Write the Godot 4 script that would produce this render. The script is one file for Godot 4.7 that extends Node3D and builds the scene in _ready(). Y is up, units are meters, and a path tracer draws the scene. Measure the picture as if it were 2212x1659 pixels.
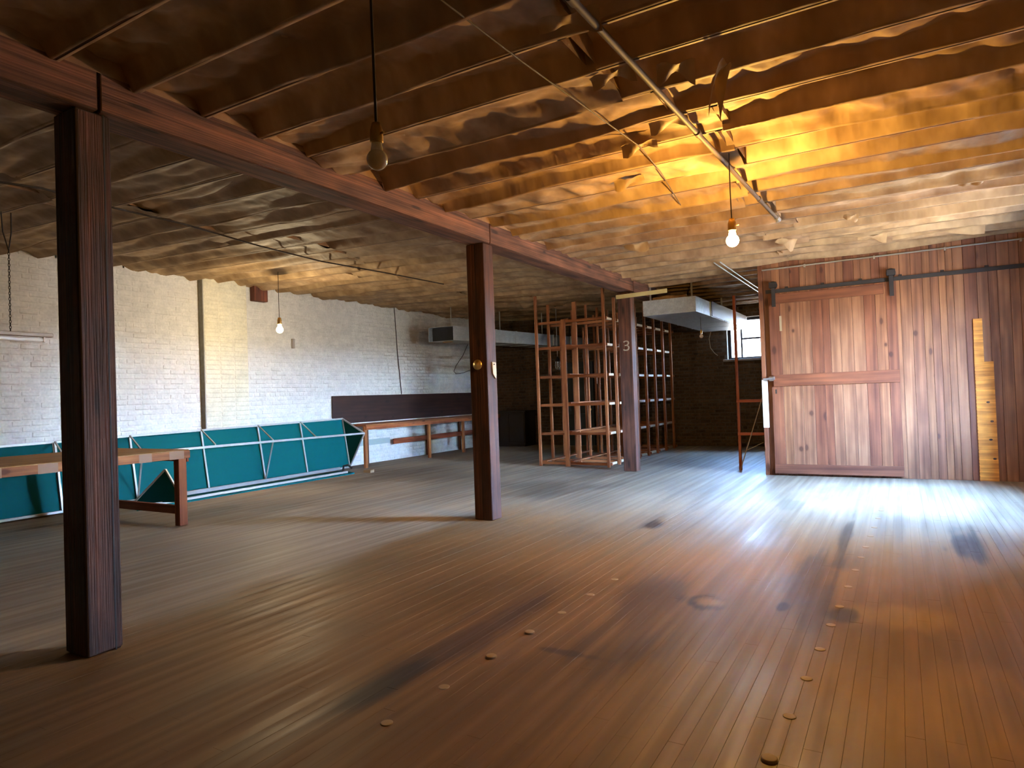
extends Node3D
# An old warehouse floor: timber posts, papered ceiling, white brick wall, plank partition with sliding door.

const CEIL_Z0 := -4.09      # z of joist 0
const PITCH := 0.405        # joist spacing
const WALL_X := -9.1
const BACK_Z := -14.4
const PART_Z := -9.775      # face of the plank partition
const RIGHT_X := 1.48

var rng := RandomNumberGenerator.new()
var counts := {}
var M := {}
var T := {}
var nz := FastNoiseLite.new()
var nr := FastNoiseLite.new()
var nl := FastNoiseLite.new()


# ------------------------------------------------------------------ mesh builder
class MB:
	var v := PackedVector3Array()
	var n := PackedVector3Array()
	var t := PackedVector2Array()
	var c := PackedColorArray()
	var i := PackedInt32Array()

	func vert(p: Vector3, nn: Vector3, uv: Vector2, col: Color) -> int:
		v.append(p); n.append(nn); t.append(uv); c.append(col)
		return v.size() - 1

	func tri_i(a: int, b: int, d: int, hint: Vector3) -> void:
		if (v[b] - v[a]).cross(v[d] - v[a]).dot(hint) > 0.0:
			i.append(a); i.append(d); i.append(b)
		else:
			i.append(a); i.append(b); i.append(d)

	func quad_i(a: int, b: int, d: int, e: int, hint: Vector3) -> void:
		tri_i(a, b, d, hint); tri_i(a, d, e, hint)

	# a flat polygon (convex), corners in order
	func poly(pts: Array, hint: Vector3, col := Color.WHITE, uo := Vector2.ZERO) -> void:
		var nn: Vector3 = (pts[1] - pts[0]).cross(pts[2] - pts[0])
		if nn.length() < 1e-12 and pts.size() > 3:
			nn = (pts[2] - pts[0]).cross(pts[3] - pts[0])
		nn = nn.normalized()
		if nn.dot(hint) < 0.0:
			nn = -nn
		var ax := nn.abs()
		var base := v.size()
		for p in pts:
			var uv := Vector2(p.z, p.y)
			if ax.y >= ax.x and ax.y >= ax.z:
				uv = Vector2(p.x, p.z)
			elif ax.z >= ax.x:
				uv = Vector2(p.x, p.y)
			vert(p, nn, uv + uo, col)
		for k in range(1, pts.size() - 1):
			tri_i(base, base + k, base + k + 1, nn)

	func box(xf: Transform3D, s: Vector3, bev := 0.004, col := Color.WHITE, uo := Vector2.ZERO) -> void:
		var g := 0
		if s.y > s[g]: g = 1
		if s.z > s[g]: g = 2
		bev = minf(bev, minf(s.x, minf(s.y, s.z)) * 0.45)
		var id := {}
		for ax in 3:
			var o1 := (ax + 1) % 3
			var o2 := (ax + 2) % 3
			for sg in [-1, 1]:
				var nn := Vector3.ZERO
				nn[ax] = sg
				var wn := (xf.basis * nn).normalized()
				for s1 in [-1, 1]:
					for s2 in [-1, 1]:
						var p := Vector3.ZERO
						p[ax] = s[ax] * 0.5 * sg
						p[o1] = (s[o1] * 0.5 - bev) * s1
						p[o2] = (s[o2] * 0.5 - bev) * s2
						var sv := Vector3.ZERO
						sv[ax] = sg; sv[o1] = s1; sv[o2] = s2
						var al := g
						if ax == g: al = o1
						var ac := 3 - ax - al
						var uv := Vector2(p[ac] + 0.31 * ax, p[al]) + uo
						id[[ax, int(sv.x), int(sv.y), int(sv.z)]] = vert(xf * p, wn, uv, col)
				var q := []
				for pr in [[-1, -1], [1, -1], [1, 1], [-1, 1]]:
					var sv2 := Vector3i.ZERO
					sv2[ax] = sg; sv2[o1] = pr[0]; sv2[o2] = pr[1]
					q.append(id[[ax, sv2.x, sv2.y, sv2.z]])
				quad_i(q[0], q[1], q[2], q[3], wn)
		if bev <= 0.0:
			return
		for k in 3:
			var a := (k + 1) % 3
			var b := (k + 2) % 3
			for sa in [-1, 1]:
				for sb in [-1, 1]:
					var e := []
					for sk in [-1, 1]:
						var sv := Vector3i.ZERO
						sv[k] = sk; sv[a] = sa; sv[b] = sb
						e.append(id[[a, sv.x, sv.y, sv.z]])
						e.append(id[[b, sv.x, sv.y, sv.z]])
					var h := Vector3.ZERO
					h[a] = sa; h[b] = sb
					quad_i(e[0], e[2], e[3], e[1], xf.basis * h)
		for sx in [-1, 1]:
			for sy in [-1, 1]:
				for sz in [-1, 1]:
					tri_i(id[[0, sx, sy, sz]], id[[1, sx, sy, sz]], id[[2, sx, sy, sz]], xf.basis * Vector3(sx, sy, sz))

	# axis-aligned box between two corners
	func bb(a: Vector3, b: Vector3, bev := 0.004, col := Color.WHITE, uo := Vector2.ZERO) -> void:
		box(Transform3D(Basis(), (a + b) * 0.5), (b - a).abs(), bev, col, uo)

	# square bar from p to q
	func bar(p: Vector3, q: Vector3, w: float, h: float, bev := 0.003, col := Color.WHITE, uo := Vector2.ZERO, up := Vector3.UP) -> void:
		var d := q - p
		var y := d.normalized()
		if absf(y.dot(up)) > 0.98:
			up = Vector3.RIGHT
		var x := y.cross(up).normalized()
		var z := x.cross(y).normalized()
		box(Transform3D(Basis(x, y, z), (p + q) * 0.5), Vector3(w, d.length(), h), bev, col, uo)

	func tube(path: Array, r: float, seg := 10, col := Color.WHITE, caps := true) -> void:
		var rings := []
		var prev := Vector3.ZERO
		var along := 0.0
		for k in path.size():
			var p: Vector3 = path[k]
			var d: Vector3
			if k == 0: d = path[1] - p
			elif k == path.size() - 1: d = p - path[k - 1]
			else: d = (path[k + 1] - path[k - 1])
			d = d.normalized()
			if prev == Vector3.ZERO:
				prev = Vector3.UP.cross(d) if absf(d.y) < 0.9 else Vector3.RIGHT.cross(d)
			var x := (prev - d * prev.dot(d)).normalized()
			prev = x
			var y := d.cross(x)
			if k > 0: along += p.distance_to(path[k - 1])
			var ring := []
			for a in seg + 1:
				var an := TAU * a / seg
				var nn := x * cos(an) + y * sin(an)
				ring.append(vert(p + nn * r, nn, Vector2(r * an, along), col))
			rings.append(ring)
		for k in rings.size() - 1:
			for a in seg:
				quad_i(rings[k][a], rings[k][a + 1], rings[k + 1][a + 1], rings[k + 1][a], n[rings[k][a]] + n[rings[k][a + 1]])
		if caps:
			for e in [0, path.size() - 1]:
				var d: Vector3 = (path[0] - path[1]) if e == 0 else (path[e] - path[e - 1])
				var pts := []
				for a in seg: pts.append(v[rings[e][a]])
				poly(pts, d, col)

	# profile: array of Vector2(radius, height) from bottom to top round the y axis
	func lathe(profile: Array, xf: Transform3D, seg := 20, col := Color.WHITE) -> void:
		var rings := []
		for k in profile.size():
			var a: Vector2 = profile[maxi(k - 1, 0)]
			var b: Vector2 = profile[mini(k + 1, profile.size() - 1)]
			var d := (b - a).normalized()
			var ring := []
			for s in seg + 1:
				var an := TAU * s / seg
				var dir := Vector3(cos(an), 0, sin(an))
				var nn := (dir * d.y + Vector3.UP * -d.x).normalized()
				if nn.length() < 0.5: nn = dir
				ring.append(vert(xf * (dir * profile[k].x + Vector3.UP * profile[k].y), (xf.basis * nn).normalized(), Vector2(float(s) / seg, profile[k].y), col))
			rings.append(ring)
		for k in rings.size() - 1:
			for s in seg:
				quad_i(rings[k][s], rings[k][s + 1], rings[k + 1][s + 1], rings[k + 1][s], n[rings[k][s]] + n[rings[k + 1][s + 1]])

	# grid of points[r][c]; smooth normals; hint = outside
	func grid(pts: Array, hint: Vector3, col := Color.WHITE, uvs := []) -> void:
		var R := pts.size()
		var C: int = pts[0].size()
		var base := v.size()
		for r in R:
			for q in C:
				var du: Vector3 = pts[r][mini(q + 1, C - 1)] - pts[r][maxi(q - 1, 0)]
				var dv: Vector3 = pts[mini(r + 1, R - 1)][q] - pts[maxi(r - 1, 0)][q]
				var nn := du.cross(dv).normalized()
				if nn.dot(hint) < 0.0: nn = -nn
				var p: Vector3 = pts[r][q]
				vert(p, nn, uvs[r][q] if uvs.size() else Vector2(p.x, p.z), col)
		for r in R - 1:
			for q in C - 1:
				var a := base + r * C + q
				quad_i(a, a + 1, a + C + 1, a + C, hint)

	func mesh() -> ArrayMesh:
		var arr := []
		arr.resize(Mesh.ARRAY_MAX)
		arr[Mesh.ARRAY_VERTEX] = v
		arr[Mesh.ARRAY_NORMAL] = n
		arr[Mesh.ARRAY_TEX_UV] = t
		arr[Mesh.ARRAY_COLOR] = c
		arr[Mesh.ARRAY_INDEX] = i
		var m := ArrayMesh.new()
		m.add_surface_from_arrays(Mesh.PRIMITIVE_TRIANGLES, arr)
		return m


# ------------------------------------------------------------------ scene helpers
func numbered(called: String, parent: Node) -> String:
	var key := str(parent.get_instance_id()) + called
	var k: int = counts.get(key, 0)
	counts[key] = k + 1
	return called if k == 0 else "%s_%03d" % [called, k]

func obj(called: String, m, material: Material, parent: Node = self, at := Transform3D()) -> MeshInstance3D:
	var o := MeshInstance3D.new()
	o.name = numbered(called, parent)
	o.mesh = m.mesh() if m is MB else m
	o.material_override = material
	o.transform = at
	parent.add_child(o, true)
	return o

func thing(called: String, label: String, category: String, at := Vector3.ZERO, group := "") -> Node3D:
	var o := Node3D.new()
	o.name = numbered(called, self)
	o.position = at
	add_child(o, true)
	return tag(o, label, category, group)

func tag(o: Node3D, label: String, category: String, group := "") -> Node3D:
	o.set_meta("label", label)
	o.set_meta("category", category)
	if group: o.set_meta("group", group)
	return o

func struct(o: Node3D, label: String, category: String) -> Node3D:
	tag(o, label, category)
	o.set_meta("kind", "structure")
	return o

func lin(r: float, g: float, b: float) -> Color:
	return Color(r, g, b).linear_to_srgb()

func mat(col: Color, rough := 0.8, tex: Texture2D = null, uvs := Vector3.ONE, tri := false) -> StandardMaterial3D:
	var m := StandardMaterial3D.new()
	m.albedo_color = col
	m.roughness = rough
	m.vertex_color_use_as_albedo = true
	if tex:
		m.albedo_texture = tex
		m.uv1_scale = uvs
		m.texture_repeat = true
	if tri:
		m.uv1_triplanar = true
		m.uv1_world_triplanar = true
		m.uv1_scale = uvs
	return m

func noise_img(sd: int, freq: float, w: int, h: int, w2: int, h2: int, oct := 3, ridged := false) -> PackedByteArray:
	var f := FastNoiseLite.new()
	f.seed = sd
	f.frequency = freq
	f.noise_type = FastNoiseLite.TYPE_SIMPLEX_SMOOTH
	f.fractal_type = FastNoiseLite.FRACTAL_RIDGED if ridged else FastNoiseLite.FRACTAL_FBM
	f.fractal_octaves = oct
	var im := f.get_seamless_image(w, h, false, false, 0.15)
	im.convert(Image.FORMAT_L8)
	if w != w2 or h != h2:
		im.resize(w2, h2, Image.INTERPOLATE_BILINEAR)
	return im.get_data()

func tex_from(w: int, h: int, data: PackedByteArray) -> ImageTexture:
	var im := Image.create_from_data(w, h, false, Image.FORMAT_RGB8, data)
	return ImageTexture.create_from_image(im)

func grey_tex(w: int, h: int, data: PackedByteArray) -> ImageTexture:
	return ImageTexture.create_from_image(Image.create_from_data(w, h, false, Image.FORMAT_L8, data))

# wood: u across, v along the grain
func wood_tex(sd: int, dark: Color, light: Color, knots: int, fine: float, blotch: float) -> ImageTexture:
	var w := 512
	var h := 1024
	var a := noise_img(sd, 0.09, w, 16, w, h, 4)
	var b := noise_img(sd + 1, 0.02, w, 64, w, h, 2)
	var cl := noise_img(sd + 2, 0.03, 128, 128, w, h, 3)
	var r := RandomNumberGenerator.new()
	r.seed = sd
	var ks := []
	for k in knots:
		ks.append([r.randf_range(20, w - 20), r.randf_range(30, h - 30), r.randf_range(6, 15), r.randf_range(10, 26)])
	var data := PackedByteArray()
	data.resize(w * h * 3)
	for y in h:
		var near := []
		for kk in ks:
			if absf(y - kk[1]) < kk[3] * 3.5: near.append(kk)
		for x in w:
			var o := y * w + x
			var g := fine * (a[o] / 255.0 - 0.5) + 0.5 * (b[o] / 255.0 - 0.5) + blotch * (cl[o] / 255.0 - 0.5) + 0.55
			for kk in near:
				var dx: float = (x - kk[0]) / kk[2]
				var dy: float = (y - kk[1]) / kk[3]
				var d := dx * dx + dy * dy
				if d < 9.0:
					g -= 1.1 * exp(-d * 1.4) + 0.18 * exp(-d * 0.35) * (0.5 + 0.5 * sin(d * 6.0))
			g = clampf(g, 0.0, 1.0)
			data[o * 3] = int(255.0 * lerpf(dark.r, light.r, g))
			data[o * 3 + 1] = int(255.0 * lerpf(dark.g, light.g, g))
			data[o * 3 + 2] = int(255.0 * lerpf(dark.b, light.b, g))
	return tex_from(w, h, data)

# blotchy: two-colour noise
func blotch_tex(sd: int, s: int, f1: float, f2: float, dark: Color, light: Color, mixf := 0.6) -> ImageTexture:
	var a := noise_img(sd, f1, s, s, s, s, 4)
	var b := noise_img(sd + 7, f2, s, s, s, s, 3)
	var data := PackedByteArray()
	data.resize(s * s * 3)
	for o in s * s:
		var g := clampf(0.5 + (a[o] / 255.0 - 0.5) * 1.3 * mixf + (b[o] / 255.0 - 0.5) * 1.3 * (1.0 - mixf), 0, 1)
		data[o * 3] = int(255.0 * lerpf(dark.r, light.r, g))
		data[o * 3 + 1] = int(255.0 * lerpf(dark.g, light.g, g))
		data[o * 3 + 2] = int(255.0 * lerpf(dark.b, light.b, g))
	return tex_from(s, s, data)

# floor wear with some painted light over the room: x from -9.1 to 1.95 (a little under the right wall), z from -14.4 to 4
const FW := 1024
const FH := 1664
func floor_tex() -> Array:
	var big := noise_img(31, 0.012, 256, 416, FW, FH, 4)
	var mid := noise_img(32, 0.05, 512, 256, FW, FH, 4)
	var streak := noise_img(33, 0.12, FW, 52, FW, FH, 3)
	var fine := noise_img(34, 0.4, FW, 208, FW, FH, 2)
	# stains and one painted highlight: x, z, rx, rz, colour shift (multiplier), ring?
	var st := [
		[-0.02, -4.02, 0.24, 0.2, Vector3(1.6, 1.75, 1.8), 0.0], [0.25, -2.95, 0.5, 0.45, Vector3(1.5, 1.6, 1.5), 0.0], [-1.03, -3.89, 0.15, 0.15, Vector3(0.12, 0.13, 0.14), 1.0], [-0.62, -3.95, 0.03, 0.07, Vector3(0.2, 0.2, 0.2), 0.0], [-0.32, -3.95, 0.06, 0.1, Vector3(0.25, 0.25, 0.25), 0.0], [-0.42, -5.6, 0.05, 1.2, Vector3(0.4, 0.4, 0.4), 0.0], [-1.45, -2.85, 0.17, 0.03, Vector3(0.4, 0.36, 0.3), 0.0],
		[-1.0, -3.88, 0.08, 0.08, Vector3(1.5, 1.55, 1.3), 0.0], [0.37, -6.0, 0.13, 0.62, Vector3(0.2, 0.21, 0.23), 0.0],
		[-1.98, -2.22, 0.05, 0.22, Vector3(0.25, 0.24, 0.25), 0.0], [-1.98, -5.87, 0.1, 0.24, Vector3(0.3, 0.24, 0.2), 0.0],
		[-1.95, -2.75, 0.16, 0.75, Vector3(0.5, 0.45, 0.43), 0.0], [-1.3, -3.6, 0.22, 0.7, Vector3(0.6, 0.58, 0.58), 0.0],
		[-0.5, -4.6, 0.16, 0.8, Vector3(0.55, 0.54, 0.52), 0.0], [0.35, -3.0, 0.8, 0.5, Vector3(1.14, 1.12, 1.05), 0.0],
		[-2.75, -2.3, 0.5, 0.3, Vector3(1.22, 1.2, 1.15), 0.0], [-3.1, -3.0, 0.5, 0.35, Vector3(1.15, 1.12, 1.05), 0.0],  # first entry: glossy highlight of the left bulb painted into the floor colour
		[-1.0, -7.4, 0.14, 0.3, Vector3(0.8, 0.84, 0.86), 0.0],
	]
	var data := PackedByteArray()
	data.resize(FW * FH * 3)
	var rough := PackedByteArray()
	rough.resize(FW * FH)
	for y in FH:
		var z := -14.4 + 18.4 * y / FH
		var near := []
		for s in st:
			if absf(z - s[1]) < s[3] * 2.2: near.append(s)
		for x in FW:
			var o := y * FW + x
			var b := big[o] / 255.0 - 0.5
			var m := mid[o] / 255.0 - 0.5
			var s1 := streak[o] / 255.0 - 0.5
			var f := fine[o] / 255.0 - 0.5
			var g := clampf(0.5 + b * 0.9 + m * 0.45 + s1 * 0.5 + f * 0.25, 0, 1)
			# worn and daylit grey-tan against darker brown finish
			var wx := -9.1 + 11.05 * x / FW
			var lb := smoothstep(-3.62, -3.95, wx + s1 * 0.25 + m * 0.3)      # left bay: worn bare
			var far_grey := smoothstep(-3.6, -7.2, z + b * 2.0 + s1 * 1.2 + m) * 0.9    # far end paler: trodden dust and daylight both put into the colour
			var worn := maxf(lb * 0.85, far_grey)  # wear of the left bay plus the dust and daylight tone beyond
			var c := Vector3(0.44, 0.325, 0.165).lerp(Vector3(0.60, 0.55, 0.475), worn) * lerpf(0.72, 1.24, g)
			if near.size():
				for s in near:
					var dx: float = (wx - s[0]) / s[2]
					var dz: float = (z - s[1]) / s[3]
					var d := sqrt(dx * dx + dz * dz) + m * 1.7 + s1 * 0.8 + f * 0.25
					var k := 0.0
					if s[5] > 0.5: k = exp(-pow((d - 0.85) / 0.2, 2.0)) * clampf(0.5 - dx * 0.6 + dz * 0.3, 0.0, 1.0)
					else: k = 1.0 - smoothstep(0.4, 1.25, d)
					if k > 0.0:
						var sc: Vector3 = s[4]
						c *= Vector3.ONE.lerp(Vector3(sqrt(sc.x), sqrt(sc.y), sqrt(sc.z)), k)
			data[o * 3] = int(255.0 * clampf(c.x, 0, 1))
			data[o * 3 + 1] = int(255.0 * clampf(c.y, 0, 1))
			data[o * 3 + 2] = int(255.0 * clampf(c.z, 0, 1))
			rough[o] = int(255.0 * clampf(0.52 + m * 0.25 - s1 * 0.25 + b * 0.25 + f * 0.15, 0.36, 0.95))
	return [tex_from(FW, FH, data), grey_tex(FW, FH, rough)]

func zj(k: float) -> float:
	return CEIL_Z0 - PITCH * k

func yb(x: float) -> float:   # underside of the joists; the left bays climb gently to the wall
	return 2.955 if x > -3.62 else 2.965 + (-3.62 - x) * 0.034


# ------------------------------------------------------------------ everything
func _ready() -> void:
	rng.seed = 20
	# camera
	var cam := Camera3D.new()
	cam.name = "camera"
	cam.transform = Transform3D(Basis.from_euler(Vector3(0.0178, 0.530, -0.0358), EULER_ORDER_YXZ), Vector3(0, 1.2325, 0))
	cam.fov = 60.32
	cam.near = 0.05
	add_child(cam)
	# sky, exposure
	var sm := ProceduralSkyMaterial.new()
	sm.sky_top_color = Color(0.55, 0.74, 1.0)
	sm.sky_horizon_color = Color(0.80, 0.90, 1.0)
	sm.ground_horizon_color = Color(0.52, 0.52, 0.50)
	sm.ground_bottom_color = Color(0.42, 0.41, 0.39)
	sm.sky_energy_multiplier = 1.0
	sm.sun_angle_max = 0.0
	var sky := Sky.new()
	sky.sky_material = sm
	var env := Environment.new()
	env.background_mode = Environment.BG_SKY
	env.sky = sky
	env.background_energy_multiplier = 460.0
	env.ambient_light_source = Environment.AMBIENT_SOURCE_SKY
	env.tonemap_mode = Environment.TONE_MAPPER_LINEAR
	env.tonemap_exposure = 1.0
	env.sdfgi_enabled = true
	env.ssao_enabled = true
	env.ssil_enabled = true
	var we := WorldEnvironment.new()
	we.name = "world_environment"
	we.environment = env
	add_child(we)

	nz.seed = 5; nz.frequency = 1.0; nz.noise_type = FastNoiseLite.TYPE_SIMPLEX_SMOOTH; nz.fractal_type = FastNoiseLite.FRACTAL_FBM; nz.fractal_octaves = 2
	nr.seed = 9; nr.frequency = 1.0; nr.noise_type = FastNoiseLite.TYPE_SIMPLEX_SMOOTH; nr.fractal_type = FastNoiseLite.FRACTAL_RIDGED; nr.fractal_octaves = 2
	nl.seed = 3; nl.frequency = 0.5; nl.noise_type = FastNoiseLite.TYPE_SIMPLEX_SMOOTH; nl.fractal_type = FastNoiseLite.FRACTAL_NONE

	make_materials()
	build_floor()
	build_walls()
	build_partition()
	build_ceiling()
	build_posts_and_beams()
	build_door()
	build_rack()
	build_second_rack()
	build_table()
	build_teal_frame()
	build_bench()
	build_ducts()
	build_lamps()
	build_pipes()
	build_small_things()


func make_materials() -> void:
	T.pine = wood_tex(11, Color(0.36, 0.20, 0.13), Color(0.78, 0.58, 0.44), 4, 0.26, 0.3)
	T.timber = wood_tex(12, Color(0.19, 0.11, 0.08), Color(0.53, 0.36, 0.27), 7, 0.7, 0.6)
	T.ply = wood_tex(18, Color(0.55, 0.38, 0.2), Color(0.98, 0.80, 0.55), 0, 0.5, 0.25)
	T.kraft = blotch_tex(13, 512, 0.010, 0.05, Color(0.53, 0.42, 0.30), Color(0.76, 0.645, 0.50), 0.85)
	T.paint = blotch_tex(14, 512, 0.02, 0.09, Color(0.76, 0.77, 0.77), Color(0.90, 0.90, 0.89), 0.5)
	T.brick = blotch_tex(15, 512, 0.02, 0.11, Color(0.27, 0.20, 0.14), Color(0.48, 0.37, 0.26), 0.5)
	T.galv = blotch_tex(16, 512, 0.05, 0.012, Color(0.70, 0.74, 0.78), Color(0.86, 0.90, 0.93), 0.5)
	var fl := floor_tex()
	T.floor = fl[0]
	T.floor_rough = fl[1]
	T.wrinkle = grey_tex(512, 512, noise_img(21, 0.010, 512, 200, 512, 512, 3, true))
	T.lumps = grey_tex(512, 512, noise_img(22, 0.05, 512, 512, 512, 512, 4))
	T.soft = blotch_tex(24, 256, 0.02, 0.07, Color(0.82, 0.82, 0.82), Color(1, 1, 1), 0.5)
	T.grain = grey_tex(512, 512, noise_img(23, 0.15, 512, 24, 512, 512, 3))

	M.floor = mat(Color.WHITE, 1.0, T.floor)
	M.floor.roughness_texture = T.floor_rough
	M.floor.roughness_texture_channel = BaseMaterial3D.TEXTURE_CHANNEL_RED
	M.floor.metallic_specular = 0.5
	M.pine = mat(Color(0.85, 0.83, 0.80), 0.6, T.pine, Vector3(1.1, 0.42, 1))
	M.timber = mat(Color.WHITE, 0.75, T.timber, Vector3(1.3, 0.42, 1))
	M.timber.heightmap_enabled = true
	M.timber.heightmap_texture = T.grain
	M.timber.heightmap_scale = 0.25
	M.plain_wood = mat(lin(0.50, 0.27, 0.12), 0.7, T.pine, Vector3(1.1, 0.5, 1))
	M.daylit_rail = mat(lin(0.50, 0.40, 0.28), 0.7)  # paler than the rack wood, daylight on the rails painted in
	M.rack_wood = mat(Color(0.98, 0.88, 0.70), 0.75, T.pine, Vector3(1.2, 0.5, 1))
	M.pale_wood = mat(Color(1.0, 0.86, 0.55), 0.65, T.ply, Vector3(1.2, 1.6, 1))
	M.kraft = mat(Color.WHITE, 0.62, T.kraft, Vector3(0.6, 0.6, 1))
	M.kraft.heightmap_enabled = true
	M.kraft.heightmap_texture = T.wrinkle
	M.kraft.heightmap_scale = 0.5
	M.old_kraft = mat(lin(0.78, 0.66, 0.42), 0.7, T.kraft, Vector3(0.9, 0.9, 1))
	M.old_kraft.heightmap_enabled = true
	M.old_kraft.heightmap_texture = T.wrinkle
	M.old_kraft.heightmap_scale = 0.7
	M.paint = mat(Color.WHITE, 0.7, T.paint, Vector3(0.5, 0.5, 0.5), true)
	M.paint.heightmap_enabled = true
	M.paint.heightmap_texture = T.lumps
	M.paint.heightmap_scale = 0.25
	M.cream = mat(Color(1.0, 0.985, 0.91), 0.7, T.paint, Vector3(0.5, 0.5, 0.5), true)
	M.brick = mat(Color.WHITE, 0.9, T.brick, Vector3(0.8, 0.8, 0.8), true)
	M.mortar = mat(lin(0.13, 0.10, 0.07), 0.95, T.soft, Vector3(0.7, 0.7, 0.7), true)
	M.plaster = mat(lin(0.42, 0.40, 0.37), 0.9, T.soft, Vector3(0.4, 0.4, 0.4), true)
	M.galv = mat(Color.WHITE, 0.42, T.galv, Vector3(1.2, 1.2, 1.2), true)
	M.galv.metallic = 0.55
	M.dark_metal = mat(lin(0.03, 0.028, 0.03), 0.6)
	M.dark_metal.metallic = 0.4
	M.grey_metal = mat(lin(0.42, 0.43, 0.44), 0.4)
	M.grey_metal.metallic = 0.7
	M.pipe = mat(lin(0.10, 0.07, 0.05), 0.6)
	M.pipe.metallic = 0.15
	M.alu = mat(lin(0.46, 0.47, 0.47), 0.45)
	M.alu.metallic = 0.45
	M.teal = mat(lin(0.0, 0.095, 0.10), 0.75)
	M.teal.metallic_specular = 0.25
	M.dark_board = mat(lin(0.035, 0.018, 0.014), 0.6, T.pine, Vector3(1, 0.4, 1))
	M.dark_board.albedo_color = Color(0.34, 0.27, 0.26)
	M.black = mat(lin(0.01, 0.01, 0.01), 0.6)
	M.cord = mat(lin(0.025, 0.015, 0.01), 0.7)
	M.white = mat(lin(0.78, 0.78, 0.80), 0.5)
	M.brass = mat(lin(0.55, 0.36, 0.12), 0.32)
	M.brass.metallic = 0.9
	M.door_green = mat(lin(0.012, 0.022, 0.024), 0.5)
	M.table = mat(Color(0.80, 0.74, 0.62), 0.6, T.ply, Vector3(0.9, 0.6, 1))
	M.dark_cab = mat(lin(0.03, 0.022, 0.018), 0.6)
	M.plug = mat(lin(0.34, 0.25, 0.15), 0.7)
	M.tape = mat(lin(0.30, 0.16, 0.10), 0.7)
	M.yellow = mat(lin(0.52, 0.43, 0.20), 0.6)
	M.pane = mat(Color(0.9, 0.95, 1.0, 0.06), 0.05)
	M.pane.transparency = BaseMaterial3D.TRANSPARENCY_ALPHA
	M.dimmed_pane = mat(Color(0.80, 0.82, 0.84, 0.5), 0.3)  # half-opaque grey put in to cut the daylight from the back window
	M.dimmed_pane.transparency = BaseMaterial3D.TRANSPARENCY_ALPHA
	M.frosted = mat(lin(0.9, 0.85, 0.75), 0.1)
	M.frosted.backlight_enabled = true
	M.frosted.backlight = Color(0.5, 0.46, 0.4)
	M.glass = mat(Color(0.9, 0.92, 0.9, 0.22), 0.05)
	M.glass.transparency = BaseMaterial3D.TRANSPARENCY_ALPHA


# ------------------------------------------------------------------ floor
func build_floor() -> void:
	var sub := MB.new()
	sub.bb(Vector3(WALL_X - 0.3, -0.25, BACK_Z - 0.3), Vector3(RIGHT_X + 0.95, -0.03, 4.3), 0.0)
	var fl := obj("floor", sub, M.dark_board)
	struct(fl, "worn brown and grey hardwood strip floor of the whole room", "floor")
	rng.seed = 77
	var w := 11.05 / 184.0
	var boards := []
	for r in 184:
		var x0 := WALL_X + r * w
		var z := 4.0 - rng.randf_range(0.0, 2.0)
		var prev := 4.0
		while prev > BACK_Z + 0.01:
			z = maxf(z, BACK_Z)
			var cx := x0 + w * 0.5
			var cz := (prev + z) * 0.5
			# share of the picture: in front of the lens, near ones large
			var fwd := -0.505 * cx - 0.863 * cz
			var side := 0.862 * cx - 0.506 * cz
			var score := 0.0
			if fwd > 0.8 and absf(side) < fwd * 0.95:
				score = (prev - z) / pow(fwd, 2.2)
			boards.append([score, x0, z, prev])
			prev = z
			z -= rng.randf_range(1.3, 3.2)
	boards.sort_custom(func(a, b): return a[0] > b[0])
	var rest := MB.new()
	for k in boards.size():
		var b: Array = boards[k]
		var m := MB.new() if k < 300 else rest
		var tone := rng.randf_range(0.965, 1.03)
		var warm := rng.randf_range(-0.015, 0.015)
		var col := Color(tone * (1.0 + warm), tone, tone * (1.0 - warm))
		var start := m.v.size()
		var lift := rng.randf_range(-0.0003, 0.0003)
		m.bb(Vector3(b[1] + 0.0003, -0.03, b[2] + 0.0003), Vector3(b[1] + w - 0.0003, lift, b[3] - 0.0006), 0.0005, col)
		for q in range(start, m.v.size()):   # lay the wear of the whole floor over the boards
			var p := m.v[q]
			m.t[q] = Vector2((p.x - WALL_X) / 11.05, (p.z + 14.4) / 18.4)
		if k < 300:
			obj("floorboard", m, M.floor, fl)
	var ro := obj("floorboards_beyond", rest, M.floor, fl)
	ro.set_meta("kind", "stuff")
	# two rows of pale wooden plugs
	var plug := MB.new()
	plug.lathe([Vector2(0.024, -0.004), Vector2(0.024, 0.002), Vector2(0.021, 0.0035), Vector2(0.0, 0.004)], Transform3D(), 18)
	var cap := MB.new()
	cap.lathe([Vector2(0.027, -0.004), Vector2(0.027, 0.007), Vector2(0.022, 0.011), Vector2(0.0, 0.012)], Transform3D(), 18)
	var pm := plug.mesh()
	var cm := cap.mesh()
	var row1 := [-1.932, -2.283, -2.643, -2.998, -3.352, -3.723, -4.091]
	for k in row1.size():
		obj("floor_plug", cm if k == 2 or k == 3 else pm, M.plug, fl, Transform3D(Basis(), Vector3(-1.74 + 0.012 * k, 0, row1[k])))
	var row2 := [-2.308, -2.646, -3.017, -3.378, -3.741, -4.071, -4.488, -4.906, -5.281, -5.627, -6.043, -6.417, -6.864, -7.292]
	for k in row2.size():
		obj("floor_plug", cm if k == 0 else pm, M.plug, fl, Transform3D(Basis(), Vector3(-0.42 + 0.017 * k, 0, row2[k])))


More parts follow.
